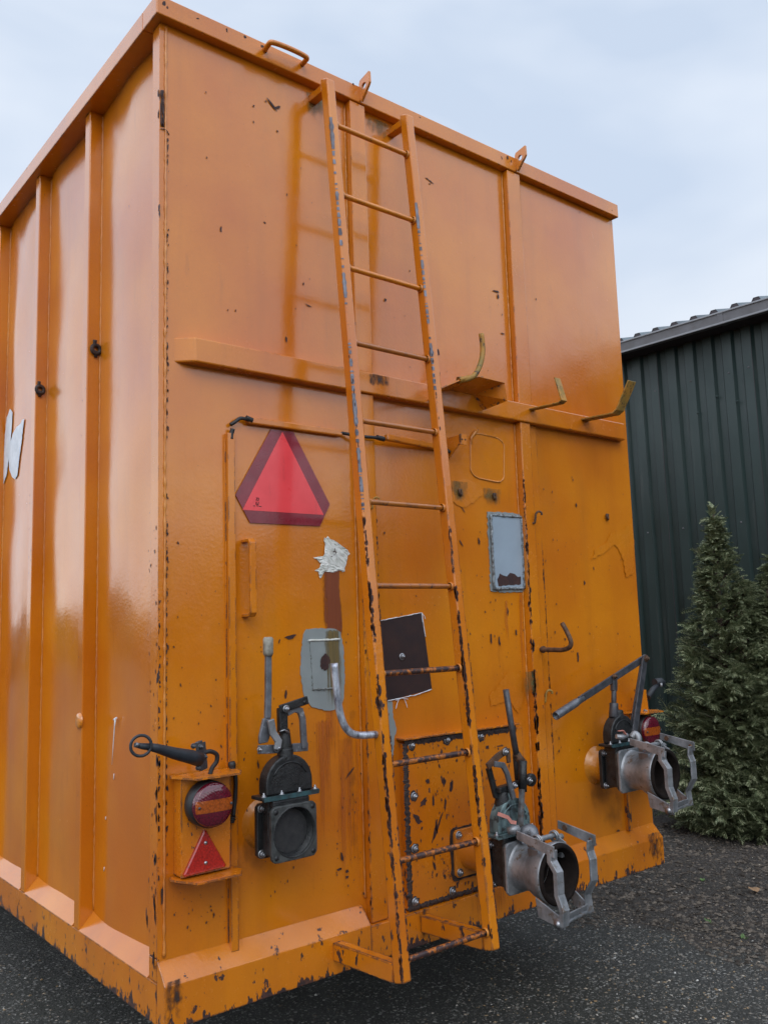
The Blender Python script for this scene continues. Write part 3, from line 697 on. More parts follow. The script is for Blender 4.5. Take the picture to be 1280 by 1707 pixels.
mb = MB(); mb.tube([S(192.5, 1198, XP+.004), S(191, 1212, XP+.004), S(189, 1240, XP+.004), S(186.5, 1275, XP+.004)], [.004, .0018, .0014, .0006], 6)
mb.tube([S(190, 1200, XP+.004), S(194, 1197, XP+.004)], .0035, 6); mb.build('paint_drip', 'white', BOX)
mb = MB(); mb.tube([S(190, 1290, XP+.004), S(189.5, 1300, XP+.004)], .0012, 6)
mb.build('paint_drip', 'white', BOX)
mb = MB(); mb.tube([S(176, 1362, XP+.004), S(176, 1367, XP+.004)], .0013, 6); mb.build('paint_drip', 'white', BOX)
mb = MB(); mb.tube([S(174, 1446, XP+.004), S(173, 1453, XP+.004)], .0013, 6)
mb.build('paint_drip', 'white', BOX)

# --- bolted door
dz0, dz1, dx0, dx1 = .606, 1.178, .930, 1.560
mb = MB(); mb.box((dx0, -.030, dz0), (dx1, .004, dz1)); DR = mb.build('bolted_door', 'orange_door', BOX, bevel=.002, label='bolted orange door plate, scraped and rusting along its edges')
def crust_line(a, b, wdt, o, n, name='rust_edge', mat='crust'):
    mb = MB(); a, b = Vector(a), Vector(b); d = (b-a); u = Vector((-d.z, 0, d.x)).normalized(); pa, pb = [], []
    for i in range(n+1):
        p = a+d*i/n; w1 = noise.noise(Vector((i*.35, n, 1)))+.6*noise.noise(Vector((i*.9, n, 4))); w2 = noise.noise(Vector((i*.31, n, 11)))+.6*noise.noise(Vector((i*1.1, n, 14))); pa.append(p+u*(wdt/2+w1*.5*wdt)); pb.append(p-u*(wdt/2+w2*.5*wdt))
    va = [mb.bm.verts.new((p.x, -o, p.z)) for p in pa]; vb = [mb.bm.verts.new((p.x, -o, p.z)) for p in pb]
    vm = [mb.bm.verts.new((p.x+q.x)/2*Vector((1, 0, 0))+Vector((0, -o-.002-rng.uniform(0, .002), (p.z+q.z)/2))) for p, q in zip(pa, pb)]
    for i in range(n): mb.face([va[i], va[i+1], vm[i+1], vm[i]]); mb.face([vm[i], vm[i+1], vb[i+1], vb[i]])
    return mb.build(name, mat, DR)
crust_line((dx0+.006, 0, dz0), (dx0+.006, 0, dz1), .024, .0305, 150)
crust_line((dx0, 0, dz1+.004), (dx1-.04, 0, dz1-.002), .024, .0310, 150)
crust_line((dx0, 0, dz0+.004), (dx1-.1, 0, dz0+.006), .018, .0310, 150)
mb = MB(); mb.box((dx0-.012, -.046, dz1+.013), (dx1-.02, -.0, dz1+.019)); mb.build('door_lip', 'orange_ladder', DR, bevel=.001)
for px, py in ((686, 1243), (745, 1234), (801, 1228), (690, 1328), (691, 1415), (692, 1504), (754, 1486), (830, 1455)):
    mb = MB(); nut(mb, R(px, py, .0305), r=.010); mb.build('bolt', 'bolt', DR)
    mb = MB(); blob(mb, R(px, py, .0302), .019, .019, n=14, rough=.25); mb.build('rust_ring', 'crust', DR)

# --- gate valves --------------------------------------------------------------
def sq_plate(mb, cx, cz, half, y0, y1, rad=.018, hole=None, n=48):
    """square flange with round corners, in the XZ plane, optional round opening"""
    def sq(a):
        d = (math.cos(a), math.sin(a)); m_ = max(abs(d[0]), abs(d[1])); t = half/m_
        x, z = d[0]*t, d[1]*t; k = half-rad
        if abs(x) > k and abs(z) > k:
            sx, sz = math.copysign(k, x), math.copysign(k, z); bq = d[0]*sx+d[1]*sz; t = bq+math.sqrt(max(0, bq*bq-(sx*sx+sz*sz-rad*rad))); x, z = d[0]*t, d[1]*t
        return x, z
    A = [2*math.pi*(k+.5)/n for k in range(n)]
    F_ = [mb.bm.verts.new((cx+sq(a)[0], y0, cz+sq(a)[1])) for a in A]; B_ = [mb.bm.verts.new((cx+sq(a)[0], y1, cz+sq(a)[1])) for a in A]
    for k in range(n): mb.face([F_[k], F_[(k+1) % n], B_[(k+1) % n], B_[k]])
    if hole:
        f2 = [mb.bm.verts.new((cx+hole*math.cos(a), y0, cz+hole*math.sin(a))) for a in A]; b2 = [mb.bm.verts.new((cx+hole*math.cos(a), y1, cz+hole*math.sin(a))) for a in A]
        for k in range(n):
            j = (k+1) % n; mb.face([F_[k], F_[j], f2[j], f2[k]]); mb.face([B_[k], B_[j], b2[j], b2[k]]); mb.face([f2[k], f2[j], b2[j], b2[k]], True)
    else: mb.face(F_); mb.face(B_)
def valve(cx, cz, o, label, bonnet='cast', front='cast_front', band='teal', open_face=True):
    V = bpy.data.objects.new('gate_valve', None); C.objects.link(V); V.parent = BOX; V.location = Vector((cx, -o, cz))-BOX_LOC; V['label'] = label
    h = .082; y_r = -o; y_f = -o-.100
    mb = MB(); sq_plate(mb, cx, cz, h, y_r-.018, y_r, .014); mb.build('rear_flange', 'cast', V, bevel=.003)
    mb = MB(); sq_plate(mb, cx, cz, h, y_f, y_f+.014, .018, .0725 if open_face else None); mb.build('front_flange', front, V, bevel=.003)
    # body: flat slab with domed top
    mb = MB()
    mb.box((cx-.068, y_r-.0185, cz-.070), (cx+.068, y_f+(.0375 if open_face else .0145), cz+.100)); (mb.box((cx-.068, y_f+.0145, cz+.0735), (cx+.068, y_f+.037, cz+.0995)) if open_face else None); mb.build('valve_body', 'cast', V, bevel=.008)
    mb = MB(); n = 26; pts = [(-.084, .112)]
    for k in range(n+1):
        a = math.pi-math.pi*k/n; pts.append((.084*math.cos(a), .142+.084*math.sin(a)))
    pts.append((.084, .112))
    yc0, yc1 = y_r-.030, y_f+.022
    fr_ = [Vector((cx+x, yc1, cz+z)) for x, z in pts]; mb.extrude(fr_, (0, yc0-yc1, 0))
    mb.lathe([(.026, .210), (.024, .245), (.018, .246)], (cx, (yc0+yc1)/2, cz), (0, 0, 1), 16)
    mb.build('valve_bonnet', bonnet, V, bevel=.010, seg=3)
    mb = MB()
    for i in range(n):   # raised arc moulding on the bonnet face
        pass
    arc = [(cx+.066*math.cos(math.pi*k/20), yc1-.0005, cz+.138+.066*math.sin(math.pi*k/20)) for k in range(3, 18)]
    mb.tube(arc, .0028, 6); mb.build('cast_moulding', bonnet, V)
    mb = MB(); mb.box((cx-.104, y_f+.012, cz+.1005), (cx+.104, y_r-.020, cz+.1115)); mb.build('bonnet_flange', bonnet if bonnet != 'cast' else 'cast', V, bevel=.003)
    mb = MB(); mb.box((cx-.100, y_f+.0105, cz+.0985), (cx+.100, y_f+.0118, cz+.1125)); mb.build('gasket', band, V)
    mb = MB()
    for dx in (-.093, -.03, .035, .093): nut(mb, Vector((cx+dx, y_f+.024, cz+.1112)), (0, 0, 1), .0065, .006)
    for dx in (-.067, .067):
        for dz in (-.067, .067):
            mb.tube([(cx+dx, y_r-.016, cz+dz), (cx+dx, y_r-.036, cz+dz)], .0045, 8); nut(mb, Vector((cx+dx, y_r-.0182, cz+dz)), (0, -1, 0), .009)
    mb.build('bolt', 'bolt', V)
    if open_face:   # recess, rings and closing gate
        mb = MB(); mb.lathe([(.0728, 0), (.0728, .012), (.0685, .013), (.0685, .022), (.0645, .024), (.0645, .036)], (cx, y_f-.0002, cz), (0, 1, 0), 48)
        mb.lathe([(.0715, 0), (.0735, -.0025), (.076, 0)], (cx, y_f, cz), (0, 1, 0), 48)
        mb.build('bore', 'cast', V)
        mb = MB(); mb.lathe([(0, .030), (.066, .0302)], (cx, y_f, cz), (0, 1, 0), 40); mb.build('gate_blade', metal('dusty_black_gate', (.014, .014, .016), (.028, .027, .027), 60, 0, (.6, .8), (.68, (.09, .09, .095)), None, .6), V)
        mb = MB()
        for dx in (-.066, .066):
            for dz in (-.066, .066): mb.lathe([(.0075, 0), (.0075, .0012), (0, .0012)], (cx+dx, y_f-.0002, cz+dz), (0, -1, 0), 12)
        mb.build('bolt_hole', 'rubber', V)
    return V
def pipe_stub(cx, cz, o0, o1, r=.062, mat='orange_touch'):
    mb = MB(); mb.lathe([(r+.02, -.004), (r+.019, .003), (r, .006), (r, o1-o0)], (cx, -o0, cz), (0, -1, 0), 40); return mb.build('pipe_stub', mat, BOX)

def coupling(V, cx, cz, o, scale=1.0, label='galvanised hose coupling with open clamp levers'):
    """flanged pipe socket with two cranked clamp levers; axis towards -Y"""
    K = bpy.data.objects.new('hose_coupling', None); C.objects.link(K); K.parent = V
    K.location = Vector((cx, -o, cz)) - V.location - BOX_LOC; K['label'] = label
    P = lambda x, y, z: Vector((cx+x, -(o+y), cz+z))
    mb = MB(); sq_plate(mb, cx, cz, .088, -o-.012, -o-.0005, .018); mb.build('coupling_flange', 'galv', K, bevel=.003)
    mb = MB(); mb.lathe([(.0825, .012), (.0785, .016), (.0765, .022), (.0765, .078), (.079, .082), (.081, .094), (.084, .098), (.091, .116), (.100, .138), (.104, .150), (.1045, .164), (.1030, .168), (.1010, .168), (.0995, .160), (.090, .10), (.07, .06)], (cx, -o, cz), (0, -1, 0), 56)
    mb.build('socket', 'galv', K)
    mb = MB(); mb.lathe([(.1008, .166), (.1000, .1735), (.0965, .1765), (.0880, .1765), (.0840, .172), (.0830, .156), (.0795, .150), (.0785, .132), (.0735, .126), (.0725, .112), (.069, .02), (0, .015)], (cx, -o, cz), (0, -1, 0), 48); mb.build('rubber_seal', 'rubber_in', K)
    mb = MB()
    # spring clip on top with its cross rod, and lug blocks
    mb.tube([P(-.060, .118, .112), P(.060, .118, .112)], .009, 10)
    for x in (-.048, .040):
        for q in range(2):
            mb.lathe([(.017+.0035*math.cos(t), .0035*math.sin(t)) for t in [2*math.pi*k/6 for k in range(6)]], P(x+q*.009, .118, .110), (1, 0, .1), 16, close=True)
    mb.bar(P(.048, .112, .112), P(.052, .160, .088), .014, .005, (1, 0, 0)); mb.bar(P(-.044, .112, .112), P(-.046, .160, .088), .014, .005, (1, 0, 0))
    mb.tube([P(-.085, .118, .102), P(-.06, .118, .102)], .011, 8); mb.tube([P(.085, .118, .102), P(.06, .118, .102)], .011, 8)
    for sx in (-1, 1): mb.extrude([P(sx*.058, .095, .085), P(sx*.058, .142, .085), P(sx*.050, .142, .04), P(sx*.050, .095, .04)], (sx*.014, 0, 0))
    mb.build('spring_clip', 'galv', K, bevel=.001)
    for sx in (-1, 1):
        mb = MB()
        x = sx*.104
        mb.extrude([P(x, .085, .148), P(x, .245, .122), P(x, .245, .086), P(x, .085, .120)], (sx*.007, 0, 0))
        mb.build('lever_plate', 'galv', K, bevel=.0015)
        mb = MB(); mb.lathe([(.0085, 0), (.0085, .001), (0, .001)], P(x+(0 if sx < 0 else -.0002), .228, .104), (-1, 0, 0), 12)
        mb.build('pin_hole', 'rust_steel', K)
        mb = MB(); mb.tube([P(x-.004, .118, .128), P(x+.012, .118, .128)], .010, 8); mb.build('pin', 'rust_steel', K)
        # cranked arm: width seen from the front, stepping out round the ring
        mb = MB()
        path = [P(x+sx*.004, .236, .112), P(x+sx*.002, .232, .075), P(x-sx*.010, .222, .052), P(x-sx*.012, .226, -.030), P(x+sx*.004, .236, -.058), P(x+sx*.004, .238, -.125)]
        path = [P(x+sx*.004, .232, .106), P(x+sx*.003, .228, .070), P(x-sx*.0, .240, .045), P(x-sx*.0, .240, -.022), P(x+sx*.0, .208, -.075), P(x+sx*.002, .213, -.135)] if sx > 0 else \
               [P(x+sx*.003, .232, .106), P(x+sx*.002, .228, .072), P(x, .250, .040), P(x, .250, -.030), P(x, .268, -.075), P(x, .262, -.125)]
        mb.strip([q+Vector((-sx*.012, 0, 0)) for q in path], .032, .007, (1, 0, 0))
        mb.strip([q+Vector((sx*.004, .004, 0)) for q in path], .005, .018, (1, 0, 0))
        mb.build('clamp_lever', 'galv', K, bevel=.002)
    mb = MB(); mb.bar(P(-.100, .250, -.108), P(.102, .205, -.118), .006, .026, (0, -.3, 1)); mb.tube([P(-.104, .252, -.122), P(.104, .207, -.130)], .006, 8)
    mb.build('cross_bar', 'galv', K, bevel=.0015)
    mb = MB(); mb.extrude([P(-.094, .140, -.060), P(-.094, .262, -.106), P(-.094, .258, -.138), P(-.094, .150, -.122)], (.006, 0, 0)); mb.build('pivot_plate', 'galv', K, bevel=.002)
    mb = MB(); mb.extrude([P(.088, .140, -.060), P(.088, .212, -.106), P(.088, .208, -.138), P(.088, .150, -.122)], (.006, 0, 0)); mb.build('pivot_plate', 'galv', K, bevel=.002)
    mb = MB()
    mb.lathe([(.018, 0), (.018, .004), (.010, .005), (.010, .012), (0, .013)], P(-.104, .246, -.118), (-1, 0, 0), 18); mb.build('pivot_bolt', 'bolt', K)
    return K

def elbow(K, pts, r=.018, mat='galv'):
    mb = MB(); mb.tube(smooth_path(pts, 5), r, 12); return mb.build('vent_elbow', mat, K)

# valve 1 : left, no coupling
pipe_stub(.361, .990, .001, .080)
V1 = valve(.361, .990, .080, 'black gate valve with an open face and grey hand lever, leftmost of the three')
def Q1(px, py, o=.13): return R(px, py, o)
mb = MB(); mb.bar(Q1(430, 1250), Q1(487, 1248), .026, .008, (0, -1, 0)); mb.bar(Q1(487, 1247, .135), Q1(513, 1245, .135), .026, .008)
mb.build('yoke_bar', 'grey_steel', V1, bevel=.002)
mb = MB(); mb.strip([Q1(447, 1090), Q1(447, 1150), Q1(446, 1198)], .020, .014, (1, 0, 0))
mb.extrude([Q1(440, 1198, .135), Q1(452, 1198, .135), Q1(455, 1216, .135), Q1(447, 1238, .135), Q1(433, 1241, .135), Q1(433, 1228, .135)], (0, .012, 0))
mb.build('hand_lever', 'grey_steel', V1, bevel=.003)
mb = MB(); mb.strip([Q1(451, 1200, .150), Q1(455, 1222, .150), Q1(464, 1236, .150), Q1(462, 1250, .150)], .010, .022, (0, 1, 0)); mb.build('lever_fork', 'galv', V1, bevel=.002)
mb = MB(); a, b = Q1(447, 1062), Q1(447, 1094); mb.tube([a, a+(b-a)*.1, b-(b-a)*.15, b], [.012, .0165, .0165, .013], 12); mb.build('lever_grip', 'grip', V1)
mb = MB(); mb.strip([Q1(478, 1189, .14), Q1(490, 1182, .14), Q1(500, 1185, .14), Q1(504, 1198, .14), Q1(507, 1248, .14)], .012, .020, (0, 1, 0)); mb.build('guard_hook', 'grey_steel', V1, bevel=.002)
mb = MB(); mb.bar(Q1(466, 1183, .15), Q1(513, 1167, .15), .026, .008); mb.build('link_arm', 'cast', V1, bevel=.003)
mb = MB(); mb.bar(Q1(470, 1180, .14), Q1(471, 1222, .14), .030, .022); mb.tube([Q1(474, 1215, .13), Q1(475, 1262, .13)], [.016, .026], 14); mb.build('stem_clevis', 'cast', V1, bevel=.004)
mb = MB(); nut(mb, Q1(477, 1182, .155), r=.008); nut(mb, Q1(462, 1247, .142), r=.009); nut(mb, Q1(432, 1250, .142), r=.005); mb.tube([Q1(466, 1220, .15), Q1(474, 1217, .155), Q1(481, 1222, .15)], .004, 6, .4)
mb.build('bolt', 'bolt', V1)
mb = MB(); mb.lathe([(.006, 0), (.006, .002), (0, .002)], Q1(508, 1171, .1545), (0, -1, 0), 10); mb.build('bolt_hole', 'rubber', V1)

# valve 3 : right, with coupling
pipe_stub(2.055, .965, .001, .080)
V3 = valve(2.055, .965, .080, 'black gate valve with a long cranked lever, rightmost of the three', open_face=False)
K3 = coupling(V3, 2.055, .965, .1805, label='galvanised hose coupling with clamp levers in front of the conifer')
q = .13
mb = MB(); mb.bar(R(965, 1168, q), R(1076, 1096, q), .030, .010); mb.build('lever_bar', 'dark_steel', V3, bevel=.002)
mb = MB(); a, b = R(926, 1194, q), R(972, 1164, q); mb.lathe([(.017, 0), (.017, (b-a).length*.7), (.011, (b-a).length), (0, (b-a).length)], a, b-a, 16); mb.lathe([(.0165, .0), (.013, .0005), (.013, .02), (0, .02)], a, b-a, 16)
mb.build('lever_grip', 'grey_steel', V3)
mb = MB(); mb.bar(R(1075, 1096, q+.02), R(1057, 1222, q+.03), .036, .010); mb.bar(R(1069, 1110, q+.0), R(1051, 1222, q+.01), .02, .008); mb.build('link_arm', 'dark_steel', V3, bevel=.002)
mb = MB(); mb.bar(R(1023, 1128, q), R(1023, 1152, q), .028, .020); mb.tube([R(1023, 1150, q), R(1023, 1176, q)], .011, 12); mb.tube([R(1023, 1172, q), R(1023, 1180, q), R(1023, 1196, q)], [.019, .019, .022], 14)
mb.build('stem_clevis', 'dark_steel', V3, bevel=.003)
mb = MB(); nut(mb, R(1024, 1128, q+.011), r=.009); nut(mb, R(1077, 1098, q+.026), r=.011); mb.build('bolt', 'rust_steel', V3)
elbow(K3, [R(1052, 1230, .21), R(1058, 1224, .22), R(1064, 1230, .235), R(1064, 1244, .24)], .014)
mb = MB(); mb.tube([R(1027, 1228, .20), R(1036, 1229, .21), R(1045, 1226, .215)], [.010, .013, .010], 10, .1); mb.build('drain_cock', 'galv', V3)
mb = MB(); mb.strip([R(1031, 1219, .22), R(1038, 1218, .22), R(1043, 1225, .22)], .010, .003, (0, 1, 0)); mb.build('cock_lever', 'pink', V3)

# valve 2 : middle, on a square flange bolted to the door
mb = MB(); sq_plate(mb, 1.235, .757, .085, -.044, -.0305, .016); FL = mb.build('pipe_flange', 'orange_touch', BOX, bevel=.002)
mb = MB(); sq_plate(mb, 1.231, .755, .094, -.034, -.0303, .02, n=60)
for v in mb.bm.verts: k_ = 1+.05*noise.noise(Vector((v.co.x*70, 0, v.co.z*70))); v.co.x = 1.231+(v.co.x-1.231)*k_; v.co.z = .755+(v.co.z-.755)*k_
mb.build('rust_edge', 'crust', FL)
mb = MB()
for dx in (-.066, .066):
    for dz in (-.066, .066): nut(mb, Vector((1.235+dx, -.0443, .757+dz)), r=.010)
mb.build('bolt', 'bolt', FL)
mb = MB(); mb.lathe([(.066, 0), (.066, .06), (.062, .145)], (1.235, -.044, .757), (0, -1, 0), 40); mb.build('pipe_stub', 'orange_touch', BOX)
V2 = valve(1.235, .750, .190, 'weathered blue green gate valve with rusty levers, in the middle', bonnet='verdigris', band='verdigris', open_face=False)
K2 = coupling(V2, 1.235, .750, .2905, label='galvanised hose coupling with clamp levers, low beside the ladder')
q = .24
mb = MB(); mb.tube([R(843, 1150, q), R(853, 1215, q), R(861, 1262, q)], .0115, 12); mb.build('hand_rod', 'dark_steel', V2)
mb = MB(); mb.tube([R(860, 1256, q), R(866, 1266, q), R(872, 1274, q)], .015, 10, .15); mb.build('rod_joint', 'rust_steel', V2)
mb = MB(); mb.tube([R(871, 1268, q+.03), R(871, 1320, q+.03)], .0155, 14); mb.build('lever_sleeve', 'cast', V2)
mb = MB(); mb.bar(R(870, 1316, q+.045), R(866, 1408, q+.055), .018, .012); mb.tube([R(866, 1404, q+.05), R(865, 1424, q+.055)], .013, 10, .15); mb.build('lever_bar', metal('flaking_grey_steel', (.17, .18, .19), (.07, .05, .04), 40, .4, (.5, .7), (.58, (.30, .20, .14)), None, .5), V2)
mb = MB(); mb.strip([R(845, 1250, q+.02), R(829, 1262, q+.02), R(812, 1279, q+.02)], .010, .024, (0, 1, 0)); mb.bar(R(846, 1248, q+.02), R(848, 1272, q+.02), .018, .008); mb.build('link_arm', 'rust_steel', V2, bevel=.002)
mb = MB(); mb.strip([R(814, 1280, q), R(818, 1296, q), R(826, 1326, q), R(834, 1330, q)], .012, .022, (0, 1, 0)); mb.build('link_arm', 'cast', V2, bevel=.002)
mb = MB(); mb.strip([R(824, 1274, q+.03), R(838, 1276, q+.03), R(845, 1290, q+.03), R(856, 1332, q+.03)], .010, .020, (0, 1, 0)); mb.build('guard_hook', 'grey_steel', V2, bevel=.002)
mb = MB(); mb.tube([R(836, 1318, q), R(838, 1350, q)], [.022, .030], 14, .1); mb.bar(R(828, 1318, q+.01), R(884, 1300, q-.01), .020, .030); mb.tube([R(860, 1258, q-.01), R(866, 1310, q-.02)], .016, 10, .15)
mb.lathe([(0, 0), (.024, 0), (.024, .02), (0, .022)], R(881, 1300, q-.02), (0, -1, 0), 16)
mb.build('stem_clevis', 'cast', V2, bevel=.004)
mb = MB(); nut(mb, R(842, 1254, q+.03), r=.009); nut(mb, R(857, 1310, q+.03), r=.008); nut(mb, R(882, 1302, q+.005), r=.009); mb.build('bolt', 'bolt', V2)
elbow(K2, [R(868, 1400, .31), R(876, 1386, .325), R(886, 1384, .34), R(890, 1398, .35), R(890, 1410, .35)], .020, 'grey_steel')
mb = MB(); mb.tube([R(846, 1386, .30), R(855, 1384, .315), R(864, 1382, .32)], [.012, .016, .012], 10, .1); mb.build('drain_cock', 'galv', V2)
mb = MB(); mb.strip([R(830, 1357, .325), R(846, 1363, .325), R(852, 1371, .325), R(860, 1372, .325)], .004, .012, (0, 1, 0)); mb.build('cock_lever', 'pink', V2)

# --- tail light units
def tail(X0, X1, Xc, sgn, label):
    T = bpy.data.objects.new('tail_light', None); C.objects.link(T); T.parent = BOX; T.location = Vector((Xc, -.05, 1.03))-BOX_LOC; T['label'] = label
    mb = MB(); mb.box((X0, -.060, .893), (X1, -.055, 1.172))
    for x in (X0+.004, X1-.008): mb.box((x, -.0545, .893), (x+.004, .002, 1.172))
    mb.build('light_bracket', 'orange_beacon', T, bevel=.001)
    for z, nm in ((1.1735, 'top_lip'), (.884, 'bottom_lip')):
        mb = MB(); pts = [(X0-.022, -.035), (X0+.018, -.128), (X1-.004, -.132), (X1+.028, -.080), (X1+.022, -.010), (X0-.012, -.008)]
        pp = []
        for i in range(len(pts)):
            a, b = pts[i], pts[(i+1) % len(pts)]; m_ = 8 if i in (1, 2) else 4
            for k in range(m_): t = k/m_; pp.append((a[0]+(b[0]-a[0])*t+rng.uniform(-.0015, .0015)*(k > 0), a[1]+(b[1]-a[1])*t+rng.uniform(-.002, .002)*(k > 0), z))
        mb.extrude(pp, (0, 0, .005)); mb.build(nm, 'orange_beacon', T)
    c = Vector((Xc, -.0605, 1.096))
    mb = MB(); mb.lathe([(.064, 0), (.067, .006), (.067, .044), (.063, .048), (0, .048)], c, (0, -1, 0), 44); mb.build('lamp_housing', 'rubber', T)
    def dome(z0, z1, mat, nm):
        mb = MB(); n = 30; m_ = 10; r = .0635
        rows = []
        for i in range(m_+1):
            z = z0+(z1-z0)*i/m_; hw = math.sqrt(max(0, r*r-z*z)); row = []
            for k in range(n+1):
                x = -hw+2*hw*k/n; d = math.sqrt(x*x+z*z)/r; h = .062+.010*(1-d**4) - (.014 if d > .985 else 0)
                row.append(mb.bm.verts.new((c.x+x, c.y-h+(.0 if nm != 'indicator_lens' else -.001), c.z+z)))
            rows.append(row)
        for i in range(m_):
            for k in range(n): mb.face([rows[i][k], rows[i][k+1], rows[i+1][k+1], rows[i+1][k]], True)
        mb.build(nm, mat, T)
    dome(.0175, .0633, 'lens_red', 'brake_lens'); dome(-.0633, -.0175, 'lens_red', 'tail_lens'); dome(-.0175, .0175, 'lens_amber', 'indicator_lens')
    mb = MB(); mb.lathe([(.0636, .046), (.0638, .052), (.0625, .0605), (.0605, .061)], c, (0, -1, 0), 44); mb.build('lens_skirt', 'lens_red', T)
    mb = MB()
    for s_ in (-1, 1): mb.lathe([(.004, 0), (.004, .003), (0, .0035)], c+Vector((s_*.052, -.0705, 0)), (0, -1, 0), 10)
    mb.build('lens_screw', 'dark_steel', T)
    # reflector
    zt_, zb_ = 1.023, .897; xc = (X0+X1)/2-.008; hw = .072
    mb = MB()
    tri = [(-hw, zb_), (hw, zb_+.004), (0, zt_)]; ce = Vector((xc, 0, (2*zb_+zt_)/3)); fr_ = []; bk = []; md = []
    for i in range(3):
        a, b, d = Vector(tri[i-1]), Vector(tri[i]), Vector(tri[(i+1) % 3]); u = (a-b).normalized(); v = (d-b).normalized()
        for k in range(4):
            t = k/3; p = b+(u*(1-t)+v*t)*.007*(1.0)
            fr_.append((xc+p.x, p.y))
    def ring_(s_, y): return [mb.bm.verts.new((ce.x+(x-ce.x)*s_, y, ce.z+(z-ce.z)*s_)) for x, z in fr_]
    A, B, D = ring_(1, -.0605), ring_(1, -.068), ring_(.93, -.0715); nn = len(fr_)
    for P_, Q_ in ((A, B), (B, D)):
        for k in range(nn): mb.face([P_[k], P_[(k+1) % nn], Q_[(k+1) % nn], Q_[k]])
    mb.face(D); mb.build('triangle_reflector', 'reflector', T)
    mb = MB()
    for dz in (.085, .028): mb.lathe([(.0055, 0), (.005, .002), (0, .003)], (xc, -.0715, zb_+dz), (0, -1, 0), 12)
    mb.build('rivet', 'bolt', T)
    return T
T1 = tail(.046, .208, .120, -1, 'round tail light over a red triangle on an orange bracket, left corner')
T2 = tail(2.245, 2.405, 2.318, 1, 'round tail light half hidden behind the right coupling')
# left marker arm
mb = MB(); p0 = R(338, 1284, .10); p1 = R(331, 1236, .10); mb.bar(p0, p1, .024, .012, (.5, -1, 0)); mb.bar(R(341, 1283, .096), R(337, 1238, .096), .03, .004, (.5, -1, 0)); mb.build('arm_mount', 'dark_steel', T1, bevel=.002)
mb = MB(); mb.tube([R(332, 1266, .115), R(318, 1262, .13), R(290, 1256, .15), R(262, 1248, .17), R(248, 1245, .18)], [.021, .020, .0165, .0125, .010], 14); mb.build('marker_arm', 'marker_rubber', T1)
cen = R(235, 1243.5, .185); ax = Vector((-.25, -1, 0))
mb = MB(); mb.lathe([(.0275+.0042*math.cos(t), .0042*math.sin(t)) for t in [2*math.pi*k/8 for k in range(8)]], cen, ax, 28, close=True)
mb.tube([cen+Vector((-.018, 0, .004)), cen+Vector((.004, 0, -.002)), cen+Vector((.026, 0, -.006))], [.006, .0085, .010], 10); mb.build('marker_ring', 'marker_rubber', T1)
mb = MB(); mb.tube([cen+Vector((-.017, -.005, .006)), cen+Vector((-.009, -.006, .003))], .0055, 8); mb.build('bulb_cap', 'grey_steel', T1)
mb = MB(); mb.tube(smooth_path([R(337, 1256, .09), R(350, 1253, .085), R(361, 1258, .08), R(361, 1270, .078), R(354, 1280, .075), R(350, 1292, .075)], 5), .0068, 8); mb.build('marker_cable', 'rubber', T1)
mb = MB()
for px, py in ((322, 1244), (334, 1245), (330, 1280), (341, 1262)): nut(mb, R(px, py, .11), r=.0055)
mb.build('bolt', 'dark_steel', T1)
# right marker arm on a tapering tab
mb = MB(); mb.extrude([R(1063, 1196, .07), R(1083, 1196, .07), R(1077, 1150, .07), R(1069, 1150, .07)], (0, .006, 0)); mb.build('arm_mount', 'orange_beacon', T2, bevel=.001)
mb = MB(); mb.tube([R(1079, 1163, .06), R(1088, 1150, .055), R(1097, 1141, .05)], [.015, .013, .010], 12); mb.tube([R(1091, 1138, .045), R(1100, 1137, .05), R(1105, 1140, .055)], [.018, .020, .018], 14); mb.build('marker_arm', 'marker_rubber', T2)
mb = MB(); mb.tube([R(1102, 1139, .07), R(1102, 1145, .07)], .006, 8); nut(mb, R(1074, 1185, .071), r=.005); mb.build('bulb_cap', 'galv', T2)
# rust-stained conduit under the right light
xr = R(1047, 1345, .012).x
MB().box((xr-.012, -.020, .655), (xr+.012, .003, .86)).build('cable_conduit', 'orange_ladder', BOX, bevel=.004)

# --- stains, painted shade and paint repairs
def stain(name, px0, py0, px1, py1, o, mat, slant=None):
    a, b = R(px0, py0, o), R(px1, py1, o); x0, x1 = sorted((a.x, b.x)); z0, z1 = sorted((a.z, b.z))
    MB().quad_uv([(x0, -o, z0), (x1, -o, z0), (x1, -o, z1), (x0, -o, z1)]).build(name, mat, BOX)
stain('rust_run', 537, 935, 573, 1150, .0052, 'st_rust'); stain('green_run', 539, 1050, 571, 1182, .0094, 'st_green')
stain('rust_run', 535, 1178, 575, 1290, .0050, 'st_faint'); stain('rust_run', 545, 1230, 610, 1490, .0050, 'st_faint'); stain('rust_run', 520, 1200, 560, 1420, .0056, 'st_faint')
stain('rust_run', 862, 985, 880, 1190, .0052, 'st_faint'); stain('rust_run', 838, 1000, 852, 1100, .0058, 'st_faint')
stain('grime', 505, 148, 545, 210, .0052, 'st_moss'); stain('grime', 610, 190, 655, 240, .0052, 'st_moss')

